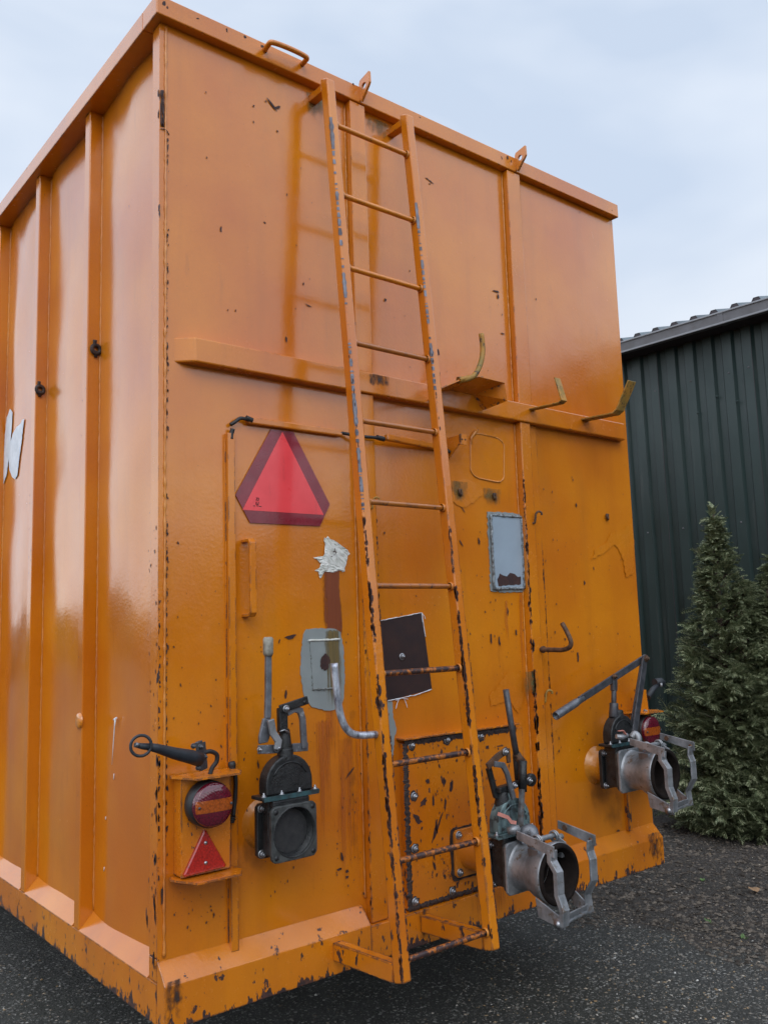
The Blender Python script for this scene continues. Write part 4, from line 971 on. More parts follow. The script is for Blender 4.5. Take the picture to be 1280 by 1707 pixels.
M['repair'] = orange('orange_paint_repair', 0, .8, base=(.61, .175, .006), bottom=False, rough=(.18, .3), coat=.3)
for pg in ([(846, 1120), (868, 1124), (872, 1165), (864, 1190), (852, 1172), (836, 1172), (818, 1178), (816, 1160), (832, 1142)], [(1002, 925), (985, 934), (992, 915), (1010, 905), (1018, 888), (1036, 884), (1052, 872), (1057, 900), (1055, 958), (1043, 962), (1036, 925), (1024, 908), (1012, 918)],
           [(752, 803), (776, 798), (798, 806), (806, 822), (790, 838), (772, 846), (754, 836)]):
    mb = MB(); mb.face([mb.bm.verts.new(R(x, y, .0056)) for x, y in jag(pg, 1.6)]); mb.build('paint_repair', 'repair', BOX)
M['st_grease_shade'] = streak('oil_shade_smudge', (.035, .02, .01), (.07, .035, .012), .12, (9, 9, 9), .75)
stain('grease_shade_smudge', 975, 1300, 1052, 1392, .0052, 'st_grease_shade'); stain('grease_shade_smudge', 396, 1400, 450, 1478, .0052, 'st_grease_shade'); stain('grease_shade_smudge', 575, 1180, 602, 1500, .0060, 'st_grease_shade')  # grease under the right valve; shade painted in beside the left valve
stain('grime', 750, 800, 782, 842, .0060, 'st_moss'); stain('grime', 805, 812, 838, 848, .0060, 'st_moss')
stain('grime', 870, 1120, 900, 1170, .0365, 'st_moss')
stain('grime', 270, 1640, 310, 1707, .0515, 'st_black'); stain('grime', 1075, 1392, 1108, 1440, .0515, 'st_black')
stain('grime', 690, 1520, 725, 1570, .0508, 'st_black'); stain('grime', 780, 1480, 860, 1530, .0508, 'st_faint')
stain('rust_run', 610, 620, 650, 650, .0462, 'st_black')

# --- chips: (px, py, half width, half height, angle) on the rear wall
mb = MB()
big = [(452, 172, 9, 2, -.7), (463, 178, 5, 2, .5), (368, 382, 1.5, 5, 0), (477, 565, 1.6, 5, 0), (514, 509, 5, 1, -.2), (485, 1062, 9, 3.2, .15), (715, 300, 6, 1.2, -.3), (716, 306, 2, 1, 0),
       (826, 485, 5, 1.5, 0), (830, 494, 1.2, 4, 0), (730, 588, 2, 5, .1), (732, 625, 1.5, 6, 0), (838, 556, 3, 1, 0), (642, 500, 2, 3, 0), (616, 612, 1.5, 6, 0), (443, 168, 1.5, 1.2, 0), (423, 176, 1.5, 1.5, 0), (462, 218, 1.4, 1.4, 0),
       (441, 371, 1.5, 1.5, 0), (476, 1157, 2, 7, 0), (430, 1275, 1.3, 8, .1), (570, 1430, 3, 8, .2), (565, 1450, 5, 2, 0), (579, 1453, 2.5, 2.5, 0), (578, 1463, 2.5, 2.5, 0), (582, 1290, 9, 1.5, .7),
       (770, 835, 1.2, 7, 0), (772, 850, 4, 1, -.8), (768, 905, 5, 1.2, -.9), (798, 902, 1.5, 6, 0), (960, 842, 1.2, 3, 0), (974, 972, 1.2, 4, 0), (818, 1065, 1.5, 9, 0), (832, 1068, 1.3, 8, 0), (846, 1020, 1.2, 7, 0), (963, 1095, 1.5, 7, 0), (800, 1295, 2, 8, .1),
       (860, 1055, 1.5, 5, 0), (930, 1410, 4, 1, .3), (1030, 1385, 3, 2, 0), (1048, 1378, 2.5, 6, 0), (900, 1170, 3, 10, 0), (270, 1495, 2, 14, 0), (500, 1545, 2, 1.5, 0)]
for px, py, a, b, an in big:
    p = R(px, py, .0042); s_ = (R(px+1, py, 0)-R(px, py, 0)).length; v_ = abs((R(px, py+1, 0)-R(px, py, 0)).z)
    blob(mb, p, a*s_, b*v_, ang=an, n=11, rough=.4)
def scatter(x0, x1, y0, y1, n, smax=1.7, o=.0042):
    for _ in range(n):
        px, py = rng.uniform(x0, x1), rng.uniform(y0, y1); k = rng.random()**3
        p = R(px, py, o); blob(mb, p, .0007+.0022*k*smax/1.7, .0010+.0045*k*smax/1.7, ang=rng.uniform(-.4, .4), n=7, rough=.45)
scatter(280, 520, 120, 560, 22); scatter(640, 840, 280, 620, 22); scatter(880, 1010, 320, 640, 10)
scatter(400, 600, 1050, 1500, 110); scatter(280, 380, 900, 1280, 40); scatter(640, 860, 860, 1200, 90); scatter(905, 1060, 760, 1350, 120, 2.2)
scatter(560, 612, 1250, 1500, 60); scatter(905, 1050, 1050, 1250, 60, 2.2); scatter(290, 380, 1480, 1560, 30); scatter(800, 880, 1000, 1130, 40, 2)
mb.build('paint_chips', 'chip', BOX, kind='stuff')
mb = MB()      # chips on the door, standing on its face
for px, py, a, b, an in [(706, 1338, 8, 5, .6), (713, 1303, 4, 4, 0), (740, 1304, 4, 6, 0), (752, 1312, 4, 9, -.4), (742, 1340, 2, 10, -.1), (722, 1335, 1.5, 12, 0), (696, 1366, 9, 5, -.8), (727, 1378, 2, 12, .1), (724, 1390, 2, 16, -.4), (731, 1375, 1.5, 20, -.5), (722, 1425, 2, 12, .2), (724, 1444, 2, 8, .4), (795, 1440, 3, 6, 0), (790, 1300, 2, 8, 0), (785, 1265, 6, 1.5, 0), (845, 1252, 7, 2, 0), (833, 1244, 8, 1, 0), (812, 1246, 4, 3, 0), (770, 1250, 5, 2, 0)]:
    p = R(px, py, .0306); blob(mb, p, a*.0026, b*.0022, ang=an, n=12, rough=.4, off=.0008)
for _ in range(150):
    px, py = rng.uniform(685, 850), rng.uniform(1240, 1490); p = R(px, py, .0306)
    if p.x < dx1-.01 and p.z > dz0+.01: k = rng.random()**2; blob(mb, p, .001+.003*k, .0015+.006*k, ang=rng.uniform(-.5, .5), n=7, rough=.45, off=.0008)
mb.build('paint_chips', 'chip', DR, kind='stuff')
mb = MB()      # chips on the corner post and the side ribs
for px, py, h in ((268, 175, 30), (268, 350, 8), (266, 1130, 9), (265, 1270, 6), (264, 1320, 8), (262, 1360, 12), (262, 1440, 10), (261, 1500, 22), (262, 1530, 10), (259, 1600, 12), (248, 1530, 7)):
    for _ in range(4):
        p = S(px-rng.uniform(1, 4), py+rng.uniform(-h, h), 0); blob(mb, p, rng.uniform(.002, .005), rng.uniform(.006, .02), 'side', .0012, 0, 9, .4)
for _ in range(60):
    px, py = rng.uniform(247, 262), rng.uniform(850, 1640); k = rng.random()**2; blob(mb, S(px, py, 0), .0010+.002*k, .0015+.006*k, 'side', .0012, 0, 7, .4)
for _ in range(30):
    y = rng.choice(ribs[1:4])+rng.uniform(.003, .045); z = rng.uniform(.65, 2.6); blob(mb, Vector((0, y, z)), .0015, .004, 'side', .0012, 0, 7, .4)
for _ in range(90):
    y = rng.uniform(.02, 1.8); z = ZB+rng.uniform(0, 1)**2.5*.1+.003; blob(mb, Vector((0, y, z)), rng.uniform(.001, .004), rng.uniform(.001, .006), 'side', .0012, 0, 7, .4)
mb.build('paint_chips', 'chip', BOX, kind='stuff')
mb = MB()     # rust spots along the rim
for px, py, a_, b_ in ((274, 6, 3, 5), (279, 12, 2, 3), (378, 50, 2, 4), (408, 60, 3, 3), (437, 76, 4, 2), (448, 74, 3, 3), (589, 140, 2, 3), (836, 262, 2, 4), (846, 262, 3, 5), (852, 268, 2, 3), (1020, 350, 1.5, 1.5), (700, 195, 2, 1), (330, 30, 3, 1)):
    blob(mb, R(px, py, .0380), a_*.0019, b_*.0019, ang=rng.uniform(-.5, .5), n=10, rough=.45, off=.0008)
mb.build('rust_flakes', 'chip', BOX, kind='stuff')
# gouge at the top of the corner
mb = MB(); 
for dx in (0, 2.6, -1.5):
    mb.tube([R(270+dx+rng.uniform(-.8, .8), y, .004) for y in range(150, 216, 6)], .0022, 5, .6)
mb.tube(smooth_path([R(268, 214, .004), R(277, 216, .005), R(282, 224, .004)], 4), .0016, 5); mb.build('gouge', 'chip', BOX)

# ================================================================== THE SHED
Xs = 6.25; th = math.radians(2.6); SY0, SY1 = -7.0, 9.0
DIRS = Vector((-math.sin(th), math.cos(th), 0)); NRM = Vector((-math.cos(th), -math.sin(th), 0)); O_S = Vector((Xs+.09, 0, 0))
EAVE = 4.24
SH = thing('shed', 'dark blue green corrugated metal shed with grey gutter beside the container', 'shed', (Xs+.2, 1.0, 0))
def shed_mat(name, c, c2, rough):
    s = NT(name); s.base(s.mix(s.math('MULTIPLY', s.ramp(s.noise(14, 6, .7, (1, 1, .08)), .56, .8), .5), s.mix(s.ramp(s.noise(1.2, 5, .6, (1, 1, .4)), .3, .7), c, c2), (.07, .075, .07))); s.set(Roughness=s.ramp(s.noise(3, 4), .3, .7, *rough), IOR=1.45); s.bump(s.noise(3, 2), .12, .02); return s.m
M['shed'] = shed_mat('dark_teal_sheet', (.018, .036, .034), (.011, .022, .020), (.35, .5)); M['roof'] = shed_mat('blue_grey_roof_sheet', (.11, .15, .17), (.04, .052, .06), (.3, .45))
M['gutter'] = plain('grey_gutter', (.15, .15, .165), .5, .12, 8, c2=(.10, .098, .10)); M['gutter_lip'] = plain('pale_gutter_lip', (.28, .29, .31), .45, .08, 8); M['purlin'] = plain('dark_edge', (.04, .03, .035), .6)
pitch = .192
def trap(t0, t1, depth, phase=0):
    pts = []; t = t0
    while t < t1:
        pts += [(t, 0), (t+.062, 0), (t+.082, depth), (t+.172, depth)]; t += pitch
    return pts
mb = MB(); prof = trap(SY0, SY1, .032)
lo = [mb.bm.verts.new(O_S+DIRS*t+NRM*(d-.16)+Vector((0, 0, .02))) for t, d in prof]; hi = [mb.bm.verts.new(O_S+DIRS*t+NRM*(d-.16)+Vector((0, 0, EAVE+.03))) for t, d in prof]
for i in range(len(prof)-1): mb.face([lo[i], lo[i+1], hi[i+1], hi[i]])
mb.build('wall', 'shed', SH)
mb = MB(); a = O_S-NRM*.05
mb.box((Xs+.45, SY0, 0.01), (Xs+.55, SY1, EAVE-.1)); mb.build('inner_wall', 'purlin', SH)
mb = MB()
def along(ptsn, name, mat, t0=SY0, t1=SY1):
    mb = MB(); mb.extrude([O_S+DIRS*t0+NRM*n_+Vector((0, 0, z)) for n_, z in ptsn], DIRS*(t1-t0)); return mb.build(name, mat, SH, bevel=.004)
along([(.05, EAVE+.01), (.14, EAVE+.0), (.155, EAVE+.10), (.05, EAVE+.10)], 'gutter', 'gutter')
along([(.142, EAVE-.004), (.152, EAVE-.004), (.155, EAVE+.014), (.147, EAVE+.014)], 'gutter_lip', 'gutter_lip')
along([(.148, EAVE+.096), (.166, EAVE+.094), (.168, EAVE+.110), (.148, EAVE+.112)], 'gutter_lip', 'gutter_lip')
along([(-.17, EAVE+.012), (.048, EAVE+.012), (.048, EAVE+.03), (-.17, EAVE+.03)], 'soffit', 'purlin')
for t in (1.45, -1.6, 4.4):
    MB().extrude([O_S+DIRS*t+NRM*n_+Vector((0, 0, z)) for n_, z in ((.05, EAVE+.004), (.144, EAVE-.006), (.1615, EAVE+.105), (.05, EAVE+.105))], DIRS*.05).build('gutter_joint', 'gutter', SH, bevel=.003)
mb = MB(); prof = []; t = SY0
while t < SY1: prof += [(t, 0), (t+.10, 0), (t+.126, .042), (t+.174, .042)]; t += .2
prof = [(t, d) for t, d in prof]
sl_ = Vector((math.cos(th), math.sin(th), .26))
for off, nm in ((0, 'roof_sheet'),):
    f_ = [O_S+DIRS*t+NRM*.12+Vector((0, 0, EAVE+.118+d)) for t, d in prof]
    lo = [mb.bm.verts.new(p) for p in f_]; hi = [mb.bm.verts.new(p+sl_*6) for p in f_]; pass
    for i in range(len(prof)-1): mb.face([lo[i], lo[i+1], hi[i+1], hi[i]])
RF = mb.build('roof', 'roof', SH)
mb = MB(); up_ = [mb.bm.verts.new(p-NRM*.004) for p in f_]; dn_ = [mb.bm.verts.new(Vector((p.x, p.y, EAVE+.09))-NRM*.004) for p in f_]
for i in range(len(prof)-1): mb.face([dn_[i], dn_[i+1], up_[i+1], up_[i]])
mb.build('rib_filler', 'purlin', RF)
along([(.02, EAVE+.085), (.112, EAVE+.085), (.112, EAVE+.128), (.02, EAVE+.14)], 'eaves_board', 'purlin')
mb = MB(); mb.box((Xs+5.8, SY0, 0), (Xs+5.9, SY1, EAVE+1.4)); mb.build('back_wall', 'purlin', SH)
for t_ in [SY0+pitch*k+.127 for k in range(30, 60)]:
    for z_ in (1.05, 2.45, 3.85):
        if (int(t_*7+z_*3)) % 3 == 2: continue
        mb = MB(); nut(mb, O_S+DIRS*t_+NRM*(-.128)+Vector((0, 0, z_+rng.uniform(-.01, .01))), NRM, .006, .004); mb.build('wall_screw', 'gutter', SH)
for k in (33, 38, 43, 48):
    t_ = SY0+pitch*k+.083; MB().extrude([O_S+DIRS*(t_+q)+NRM*(-.1275+.0015)+Vector((0, 0, .03)) for q in (0, .004)]+[O_S+DIRS*(t_+q)+NRM*(-.1275+.0015)+Vector((0, 0, EAVE)) for q in (.004, 0)], NRM*.002).build('sheet_lap', 'purlin', SH)
for px, py in ((1195, 661), (1163, 688), (1229, 669)):
    r = ray(px, py); t = (O_S+NRM*(-.126)-CAM).dot(NRM)/r.dot(NRM); p = CAM+r*t
    mb = MB(); nut(mb, p, NRM, .008, .006); mb.build('wall_screw', 'shed', SH)
# gable ends and walls that keep the shed closed when seen from the side
for t in (SY0, SY1-.05):
    MB().extrude([O_S+DIRS*t+NRM*(-n_)+Vector((0, 0, z)) for n_, z in ((0.01, .01), (5.7, .01), (5.7, EAVE+1.55), (0.01, EAVE+.10))], DIRS*.04).build('gable_wall', 'shed', SH)

# ================================================================== GROUND
s = NT('asphalt_and_soil'); geo = s.n('ShaderNodeNewGeometry')
def gn(scale, detail=3, rough=.5, dist=0):
    n = s.n('ShaderNodeTexNoise'); n.inputs['Scale'].default_value = scale; n.inputs['Detail'].default_value = detail; n.inputs['Roughness'].default_value = rough; n.inputs['Distortion'].default_value = dist
    s.l(geo.outputs['Position'], n.inputs[0]); return n.outputs[0]
def vor(scale, thr):
    v = s.n('ShaderNodeTexVoronoi'); v.inputs['Scale'].default_value = scale; s.l(geo.outputs['Position'], v.inputs[0])
    q = s.n('ShaderNodeSeparateColor'); s.l(v.outputs['Color'], q.inputs[0])
    m = s.math('MULTIPLY', s.math('LESS_THAN', v.outputs['Distance'], .42), s.math('GREATER_THAN', q.outputs[0], thr)); return m, q.outputs[1], v.outputs['Distance']
asph = s.mix(s.ramp(gn(90, 5, .7), .3, .7), (.026, .026, .025), (.135, .131, .120))
asph = s.mix(s.ramp(gn(.9, 5, .6), .35, .7), asph, s.mix(.5, asph, (.065, .066, .045)))
m1, r1, d1 = vor(58, .66); m2, r2, d2 = vor(120, .68)
clump = s.ramp(gn(2.6, 5, .7), .36, .58, .35, 1); m1 = s.math('MULTIPLY', m1, clump); m2 = s.math('MULTIPLY', m2, clump)
asph = s.mix(m1, asph, s.mix(r1, (.10, .095, .085), (.62, .60, .55))); asph = s.mix(m2, asph, s.mix(r2, (.08, .075, .065), (.5, .48, .44)))
soil = s.mix(s.ramp(gn(22, 6, .7), .3, .7), (.038, .033, .029), (.155, .138, .120))
soil = s.mix(s.ramp(gn(70, 5, .7), .46, .62), soil, (.022, .018, .014)); soil = s.mix(s.math('MULTIPLY', s.ramp(gn(2, 4), .45, .7), .5), soil, (.12, .10, .09))
m3, r3, d3 = vor(120, .965); soil = s.mix(m3, soil, (.45, .43, .40))
# boundary of the paving: a line through two points on the ground, softened by noise
A_, B_ = G(905, 1508), G(1280, 1625); dv = (B_-A_).normalized(); nv = Vector((-dv.y, dv.x, 0))
if nv.dot(G(1200, 1500)-A_) < 0: nv = -nv
dp = s.n('ShaderNodeVectorMath', operation='DOT_PRODUCT'); sb = s.n('ShaderNodeVectorMath', operation='SUBTRACT'); s.l(geo.outputs['Position'], sb.inputs[0]); sb.inputs[1].default_value = A_; s.l(sb.outputs[0], dp.inputs[0]); dp.inputs[1].default_value = nv
dist = s.math('ADD', dp.outputs['Value'], s.math('MULTIPLY', s.math('SUBTRACT', gn(1.6, 6, .65), .5), 1.1))
mk = s.ramp(dist, -.10, .22)
mk2 = s.math('GREATER_THAN', s.math('ADD', mk, s.math('MULTIPLY', s.math('SUBTRACT', gn(40, 4, .7), .5), 1.0)), .5)
s.base(s.mix(mk2, asph, soil)); s.set(Roughness=s.ramp(gn(7, 4), .3, .7, .6, .9))
h = s.math('ADD', s.math('MULTIPLY', gn(38, 6, .75), 1.6), s.math('MULTIPLY', d1, -.4)); s.bump(h, 1.0, .035)
mb = MB()
def gz(x, y):
    d = (Vector((x, y, 0))-A_).dot(nv); k = min(1, max(0, (d+.05)/.5))
    return k*(.012+.03*(noise.fractal(Vector((x*3, y*3, 0)), 1, 2, 4)))
n = 150; x0, x1, y0, y1 = -.5, 7.5, -3, 7
g = [[mb.bm.verts.new((x0+(x1-x0)*i/n, y0+(y1-y0)*j/n, gz(x0+(x1-x0)*i/n, y0+(y1-y0)*j/n) if 0 < i < n and 0 < j < n else 0)) for j in range(n+1)] for i in range(n+1)]
for i in range(n):
    for j in range(n): mb.face([g[i][j], g[i+1][j], g[i+1][j+1], g[i][j+1]], True)
# the sheet continues to the horizon round the finely meshed middle
BIG = 400; cs = [(-BIG, -BIG), (BIG, -BIG), (BIG, BIG), (-BIG, BIG)]; ov = [mb.bm.verts.new((x, y, 0)) for x, y in cs]
edges = [[g[i][0] for i in range(n+1)], [g[n][j] for j in range(n+1)], [g[n-i][n] for i in range(n+1)], [g[0][n-j] for j in range(n+1)]]
for k in range(4): mb.face([ov[k], ov[(k+1) % 4]] + edges[k][::-1])
mb.build('ground', s.m, kind='structure')

# loose chippings lying on paving and soil
def pebbles(name, n, mat_c, smin, smax, region, soil_only=False):
    vs, fs = [], []
    base = [(1,0,0),(-1,0,0),(0,1,0),(0,-1,0),(0,0,1),(0,0,-1)]; tri = [(0,2,4),(2,1,4),(1,3,4),(3,0,4),(2,0,5),(1,2,5),(3,1,5),(0,3,5)]
    for _ in range(n):
        px, py = region(); p = G(px, py)
        if soil_only and (p-A_).dot(nv)+.5*noise.noise(Vector((p.x*2.2, p.y*2.2, 4))) < .10: continue
        sc_ = smin+(smax-smin)*rng.random()**3; a = rng.uniform(0, 6.28); q = (rng.uniform(.7, 1.4), rng.uniform(.6, 1.1), rng.uniform(.35, .7)); b0 = len(vs)
        for v in base:
            x, y, z = v[0]*q[0]*(1+rng.uniform(-.3, .3)), v[1]*q[1]*(1+rng.uniform(-.3, .3)), v[2]*q[2]
            vs.append((p.x+(x*math.cos(a)-y*math.sin(a))*sc_, p.y+(x*math.sin(a)+y*math.cos(a))*sc_, gz(p.x, p.y)+z*sc_+sc_*.15))
        fs += [(a_+b0, b_+b0, c_+b0) for a_, b_, c_ in tri]
    me = bpy.data.meshes.new(name); me.from_pydata(vs, [], fs); me.materials.append(mat_c); o = bpy.data.objects.new(name, me); C.objects.link(o); o['kind'] = 'stuff'; o['label'] = 'loose pale stone chippings scattered over the paving and soil'; return o
s = NT('stone_chipping'); gi = s.n('ShaderNodeNewGeometry'); rp = s.n('ShaderNodeValToRGB'); s.l(gi.outputs['Random Per Island'], rp.inputs[0])
el = rp.color_ramp.elements; el[0].color = (.10, .09, .075, 1); el[1].color = (.50, .49, .46, 1); e3 = el.new(.6); e3.color = (.2, .18, .15, 1); e4 = el.new(.85); e4.color = (.3, .2, .10, 1)
s.base(rp.outputs[0]); s.set(Roughness=.7)
def reg():
    k = rng.random()
    if k < .5: return rng.uniform(760, 1290), rng.uniform(1530, 1715)
    if k < .68: return rng.uniform(-20, 300), rng.uniform(1530, 1715)
    if k < .8: return rng.uniform(350, 900), rng.uniform(1560, 1715)
    return rng.uniform(1000, 1290), rng.uniform(1400, 1660)
pebbles('chippings', 5200, s.m, .0018, .0085, reg)
s = NT('soil_crumb'); gi = s.n('ShaderNodeNewGeometry'); rp = s.n('ShaderNodeValToRGB'); s.l(gi.outputs['Random Per Island'], rp.inputs[0]); el = rp.color_ramp.elements; el[0].color = (.02, .014, .01, 1); el[1].color = (.15, .125, .10, 1); s.base(rp.outputs[0]); s.set(Roughness=.9)
o = pebbles('soil_crumbs', 11000, s.m, .003, .018, lambda: (rng.uniform(930, 1290), 1375+rng.random()**1.2*270), True); o['label'] = 'dark crumbs of soil and bark in front of the conifer'
def leaf(px, py, sz, label, col, rot):
    p = G(px, py); z = gz(p.x, p.y)+.006; mb = MB(); n = 8; L_, R_ = [], []
    d = Vector((math.cos(rot), math.sin(rot), 0)); q = Vector((-d.y, d.x, 0)); mid = []
    for i in range(n+1):
        t = i/n; wd_ = sz*.33*math.sin(math.pi*t**.8)*(1+.2*(i % 2)); c_ = p+d*(t-.5)*sz; c_.z = z+.012*math.sin(math.pi*t)+.003
        mid.append(mb.bm.verts.new(c_)); L_.append(mb.bm.verts.new(c_+q*wd_+Vector((0, 0, .009)))); R_.append(mb.bm.verts.new(c_-q*wd_+Vector((0, 0, .005))))
    for i in range(n): mb.face([mid[i], mid[i+1], L_[i+1], L_[i]]); mb.face([R_[i], R_[i+1], mid[i+1], mid[i]])
    o = mb.build('fallen_leaf', plain('dry_leaf'+str(px), col, .7, .15, 60), weld=True); m_ = o.modifiers.new('t', 'SOLIDIFY'); m_.thickness = .0008
    o['label'] = label; o['category'] = 'leaf'; return o
leaf(1257, 1497, .085, 'dry curled tan leaf lying on the soil in front of the conifer', (.36, .22, .12), .9)
def weed(px, py, label, seed):
    p = G(px, py); p.z = gz(p.x, p.y); mb = MB(); r_ = random.Random(seed)
    for _ in range(14):
        a = r_.uniform(0, 6.28); l_ = r_.uniform(.012, .03); d = Vector((math.cos(a), math.sin(a), r_.uniform(.3, 1))).normalized()*l_; q = Vector((-math.sin(a), math.cos(a), 0))*.004
        b = p+Vector((r_.uniform(-.012, .012), r_.uniform(-.012, .012), 0)); mb.face([mb.bm.verts.new(b), mb.bm.verts.new(b+d*.5+q), mb.bm.verts.new(b+d), mb.bm.verts.new(b+d*.5-q)])
    o = mb.build('weed', M['weed']); o['label'] = label; o['category'] = 'weed'; o['group'] = 'tiny weeds sprouting in the soil'
M['weed'] = plain('weed_green', (.10, .19, .05), .6, .1)
weed(1170, 1471, 'tiny green weed sprouting nearest to the conifer', 1); weed(1180, 1539, 'tiny green weed at the middle of the soil', 2); weed(1240, 1569, 'tiny green weed at the edge of the paving', 3)

# ================================================================== CONIFER
TP = Vector((5.17, 1.14, 0)); TH = 2.44
TR = thing('conifer_tree', 'young green conifer with drooping flat sprays in front of the shed', 'tree', TP)
s = NT('conifer_foliage'); gi = s.n('ShaderNodeNewGeometry')
rp = s.n('ShaderNodeValToRGB'); s.l(gi.outputs['Random Per Island'], rp.inputs[0]); el = rp.color_ramp.elements
el[0].color = (.075, .105, .052, 1); el[1].color = (.42, .44, .27, 1); e3 = el.new(.5); e3.color = (.19, .225, .115, 1)
nn_ = s.noise(2.2, 3); s.base(s.mix(s.ramp(nn_, .4, .65), rp.outputs[0], s.mix(.5, rp.outputs[0], (.10, .12, .055)))); s.set(Roughness=.55, Subsurface_Weight=0.0)
tr_ = s.n('ShaderNodeBsdfTranslucent'); s.l(rp.outputs[0], tr_.inputs[0]); mxs = s.n('ShaderNodeMixShader'); mxs.inputs[0].default_value = .25; s.l(s.b.outputs[0], mxs.inputs[1]); s.l(tr_.outputs[0], mxs.inputs[2]); s.l(mxs.outputs[0], s.o.inputs[0])
M['foliage'] = s.m; M['bark'] = plain('conifer_bark', (.09, .06, .045), .8, .2, 30, bump=.6)
def rad(h):          # crown radius against relative height
    pts = [(0, .50), (.06, .60), (.2, .63), (.4, .55), (.55, .46), (.7, .33), (.82, .20), (.92, .09), (1, .02)]
    for (a, ra), (b, rb) in zip(pts, pts[1:]):
        if a <= h <= b: return ra+(rb-ra)*(h-a)/(b-a)
    return .02
vs, fs = [], []
def spray(base, d, L_, roll):
    d = d.normalized(); up = Vector((0, 0, 1)); sd_ = d.cross(up)
    if sd_.length < .1: sd_ = Vector((1, 0, 0))
    sd_.normalize(); nrm = sd_.cross(d); sd_ = (sd_*math.cos(roll)+nrm*math.sin(roll)).normalized()
    n = 8; p = base.copy(); dd = d.copy()
    def leafq(a, v, wd, sdv):
        b0 = len(vs); m_ = a+v*.55
        vs.extend([a, m_+sdv*wd, a+v, m_-sdv*wd]); fs.append((b0, b0+1, b0+2, b0+3))
    for i in range(n):
        t = i/n; q = p+dd*(L_/n); 
        b0 = len(vs); w_ = .0045*(1-t)+.002; vs.extend([p-sd_*w_, p+sd_*w_, q+sd_*w_, q-sd_*w_]); fs.append((b0, b0+1, b0+2, b0+3))
        for s_ in (-1, 1):
            bl = L_*(.46-.32*t)*rng.uniform(.7, 1.2); v = (dd*.75+sd_*s_*.75+Vector((0, 0, rng.uniform(-.25, .1)))).normalized()
            leafq(p, v*bl, .0042, (v.cross(nrm)).normalized())
            pv = p+v*bl*.45
            for s2 in (-1, 1):
                v2 = (v*.8+v.cross(nrm).normalized()*s2*.7).normalized(); leafq(pv, v2*bl*.5, .0032, (v2.cross(nrm)).normalized())
        p = q; dd = (dd+Vector((0, 0, -.13 if i > 1 else .05))).normalized()
r2 = random.Random(11)
leaders = [(Vector((0, 0, 0)), 1.0, .72), (Vector((.15, -.12, 0)), .78, .86), (Vector((.30, -.28, 0)), .85, .72), (Vector((.50, -.30, 0)), .70, .7)]
limbs = MB()
limbs.tube([TP+Vector((0, 0, -.05)), TP+Vector((.01, 0, .5)), TP+Vector((-.02, .01, 1.3)), TP+Vector((0, 0, TH*.98))], [.055, .045, .03, .006], 8)
for off, hs, rs in leaders[1:]: limbs.tube([TP+Vector((0, 0, .5)), TP+off*.6+Vector((0, 0, 1.1)), TP+off+Vector((0, 0, TH*hs))], [.035, .025, .005], 6)
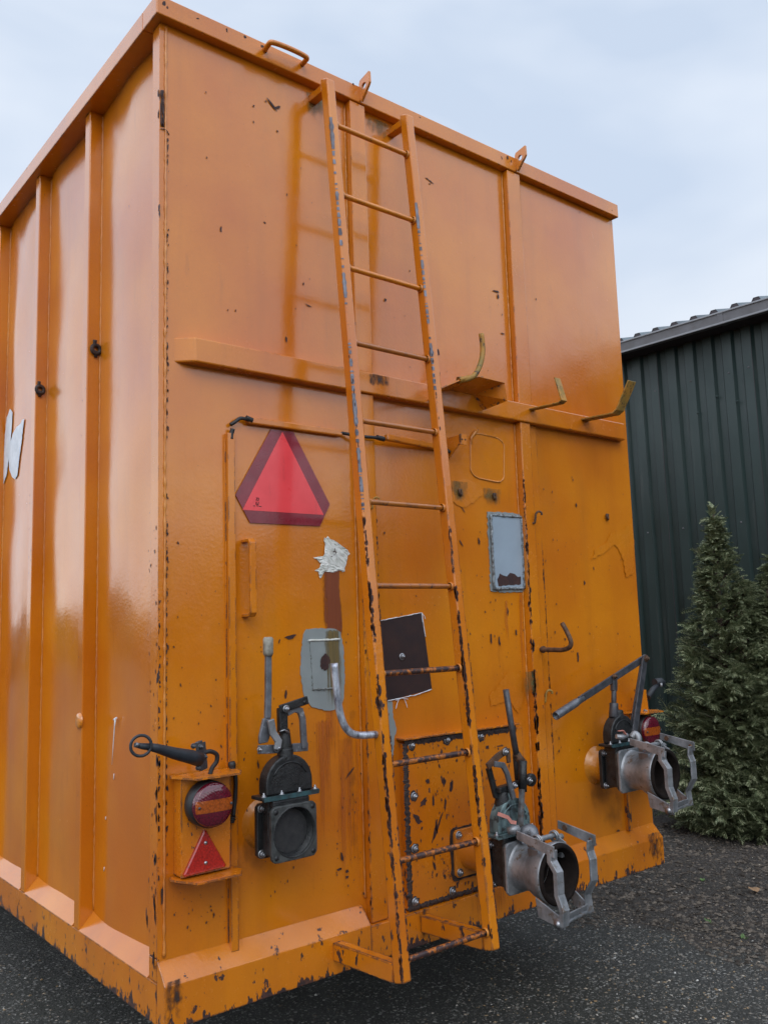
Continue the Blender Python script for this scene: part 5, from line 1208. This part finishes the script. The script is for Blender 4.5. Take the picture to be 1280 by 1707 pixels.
for off, hs, rs in leaders:
    Hh = TH*hs; nb = int(400*rs*hs)
    for k in range(nb):
        h = (k+r2.random())/nb; h = h**1.0; a = r2.uniform(0, 2*math.pi); r_ = rad(h)*rs*(.78+.32*noise.noise(Vector((math.cos(a)*1.6, math.sin(a)*1.6, h*5)))+.12*r2.random())
        if r2.random() < .10: r_ *= 1.16
        base = TP+off*min(1, h*1.6)+Vector((0, 0, max(.05, h*Hh*.97-.55*r_*(1-h))))
        outv = Vector((math.cos(a), math.sin(a), .75-.5*(1-h)+r2.uniform(-.2, .4)))
        tip = base+Vector((outv.x*r_, outv.y*r_, outv.z*r_*.8-.02))
        if tip.z < .06: tip.z = .06+r2.random()*.08
        if k % 3 == 0: limbs.tube([base, base+(tip-base)*.55+Vector((0, 0, .02)), tip], [.009, .006, .002], 5)
        L0 = (tip-base).length; ns = 4+int(L0*15)
        for j in range(ns):
            t = .30+.68*(j+r2.random())/ns; b = base+(tip-base)*t+Vector((r2.uniform(-.03, .03), r2.uniform(-.03, .03), r2.uniform(-.03, .03)))
            sa = a+r2.choice((-1, 1))*r2.uniform(.2, 1.2); d = Vector((math.cos(sa), math.sin(sa), r2.uniform(-.2, .9)))
            spray(b, d, r2.uniform(.09, .20)*(1.12-.62*h), r2.uniform(-1.5, 1.5))
        [spray(tip-outv*.05, Vector((math.cos(a+r2.uniform(-.7, .7)), math.sin(a+r2.uniform(-.7, .7)), r2.uniform(-.1, .8))), r2.uniform(.09, .22)*(1.1-.6*h), r2.uniform(-1.5, 1.5)) for _q in range(3)]
for k in range(26):
    z = TH*(.86+.14*k/25); a = r2.uniform(0, 6.28); spray(TP+Vector((0, 0, z)), Vector((math.cos(a)*.7, math.sin(a)*.7, 1.1)), r2.uniform(.06, .12), 0)
me = bpy.data.meshes.new('crown'); me.from_pydata([tuple(v-TP) for v in vs], [], fs); me.materials.append(M['foliage'])
o = bpy.data.objects.new('crown', me); C.objects.link(o); o.parent = TR
limbs.build('trunk', 'bark', TR)
print('foliage faces', len(fs))

# ================================================================== SURROUNDINGS behind the camera (seen in the paint's reflections)
mb = MB(); r3 = random.Random(5)
for k in range(230):
    az = math.radians(100+ (260-0)*k/230)      # clockwise from +Y, leaving the photographed side open
    D_ = r3.uniform(36, 52); c_ = Vector((math.sin(az)*D_, math.cos(az)*D_, 0)); hh = (5.4 if az < 4.4 else 2.0)+(2.2 if az < 4.4 else 1.0)*noise.noise(Vector((az*2.2, 0, 1)))+r3.uniform(-1, 1.4)
    n_ = 9; rr_ = r3.uniform(1.6, 3.2)
    mb.lathe([(rr_*.8, 0), (rr_, hh*.25), (rr_*.95, hh*.55), (rr_*.6, hh*.85), (0, hh)], c_, (r3.uniform(-.05, .05), r3.uniform(-.05, .05), 1), n_)
o = mb.build('far_treeline', plain('dark_tree_mass', (.035, .05, .022), .8, .2, 2), kind='stuff'); o['label'] = 'row of dark trees and hedges across the yard'
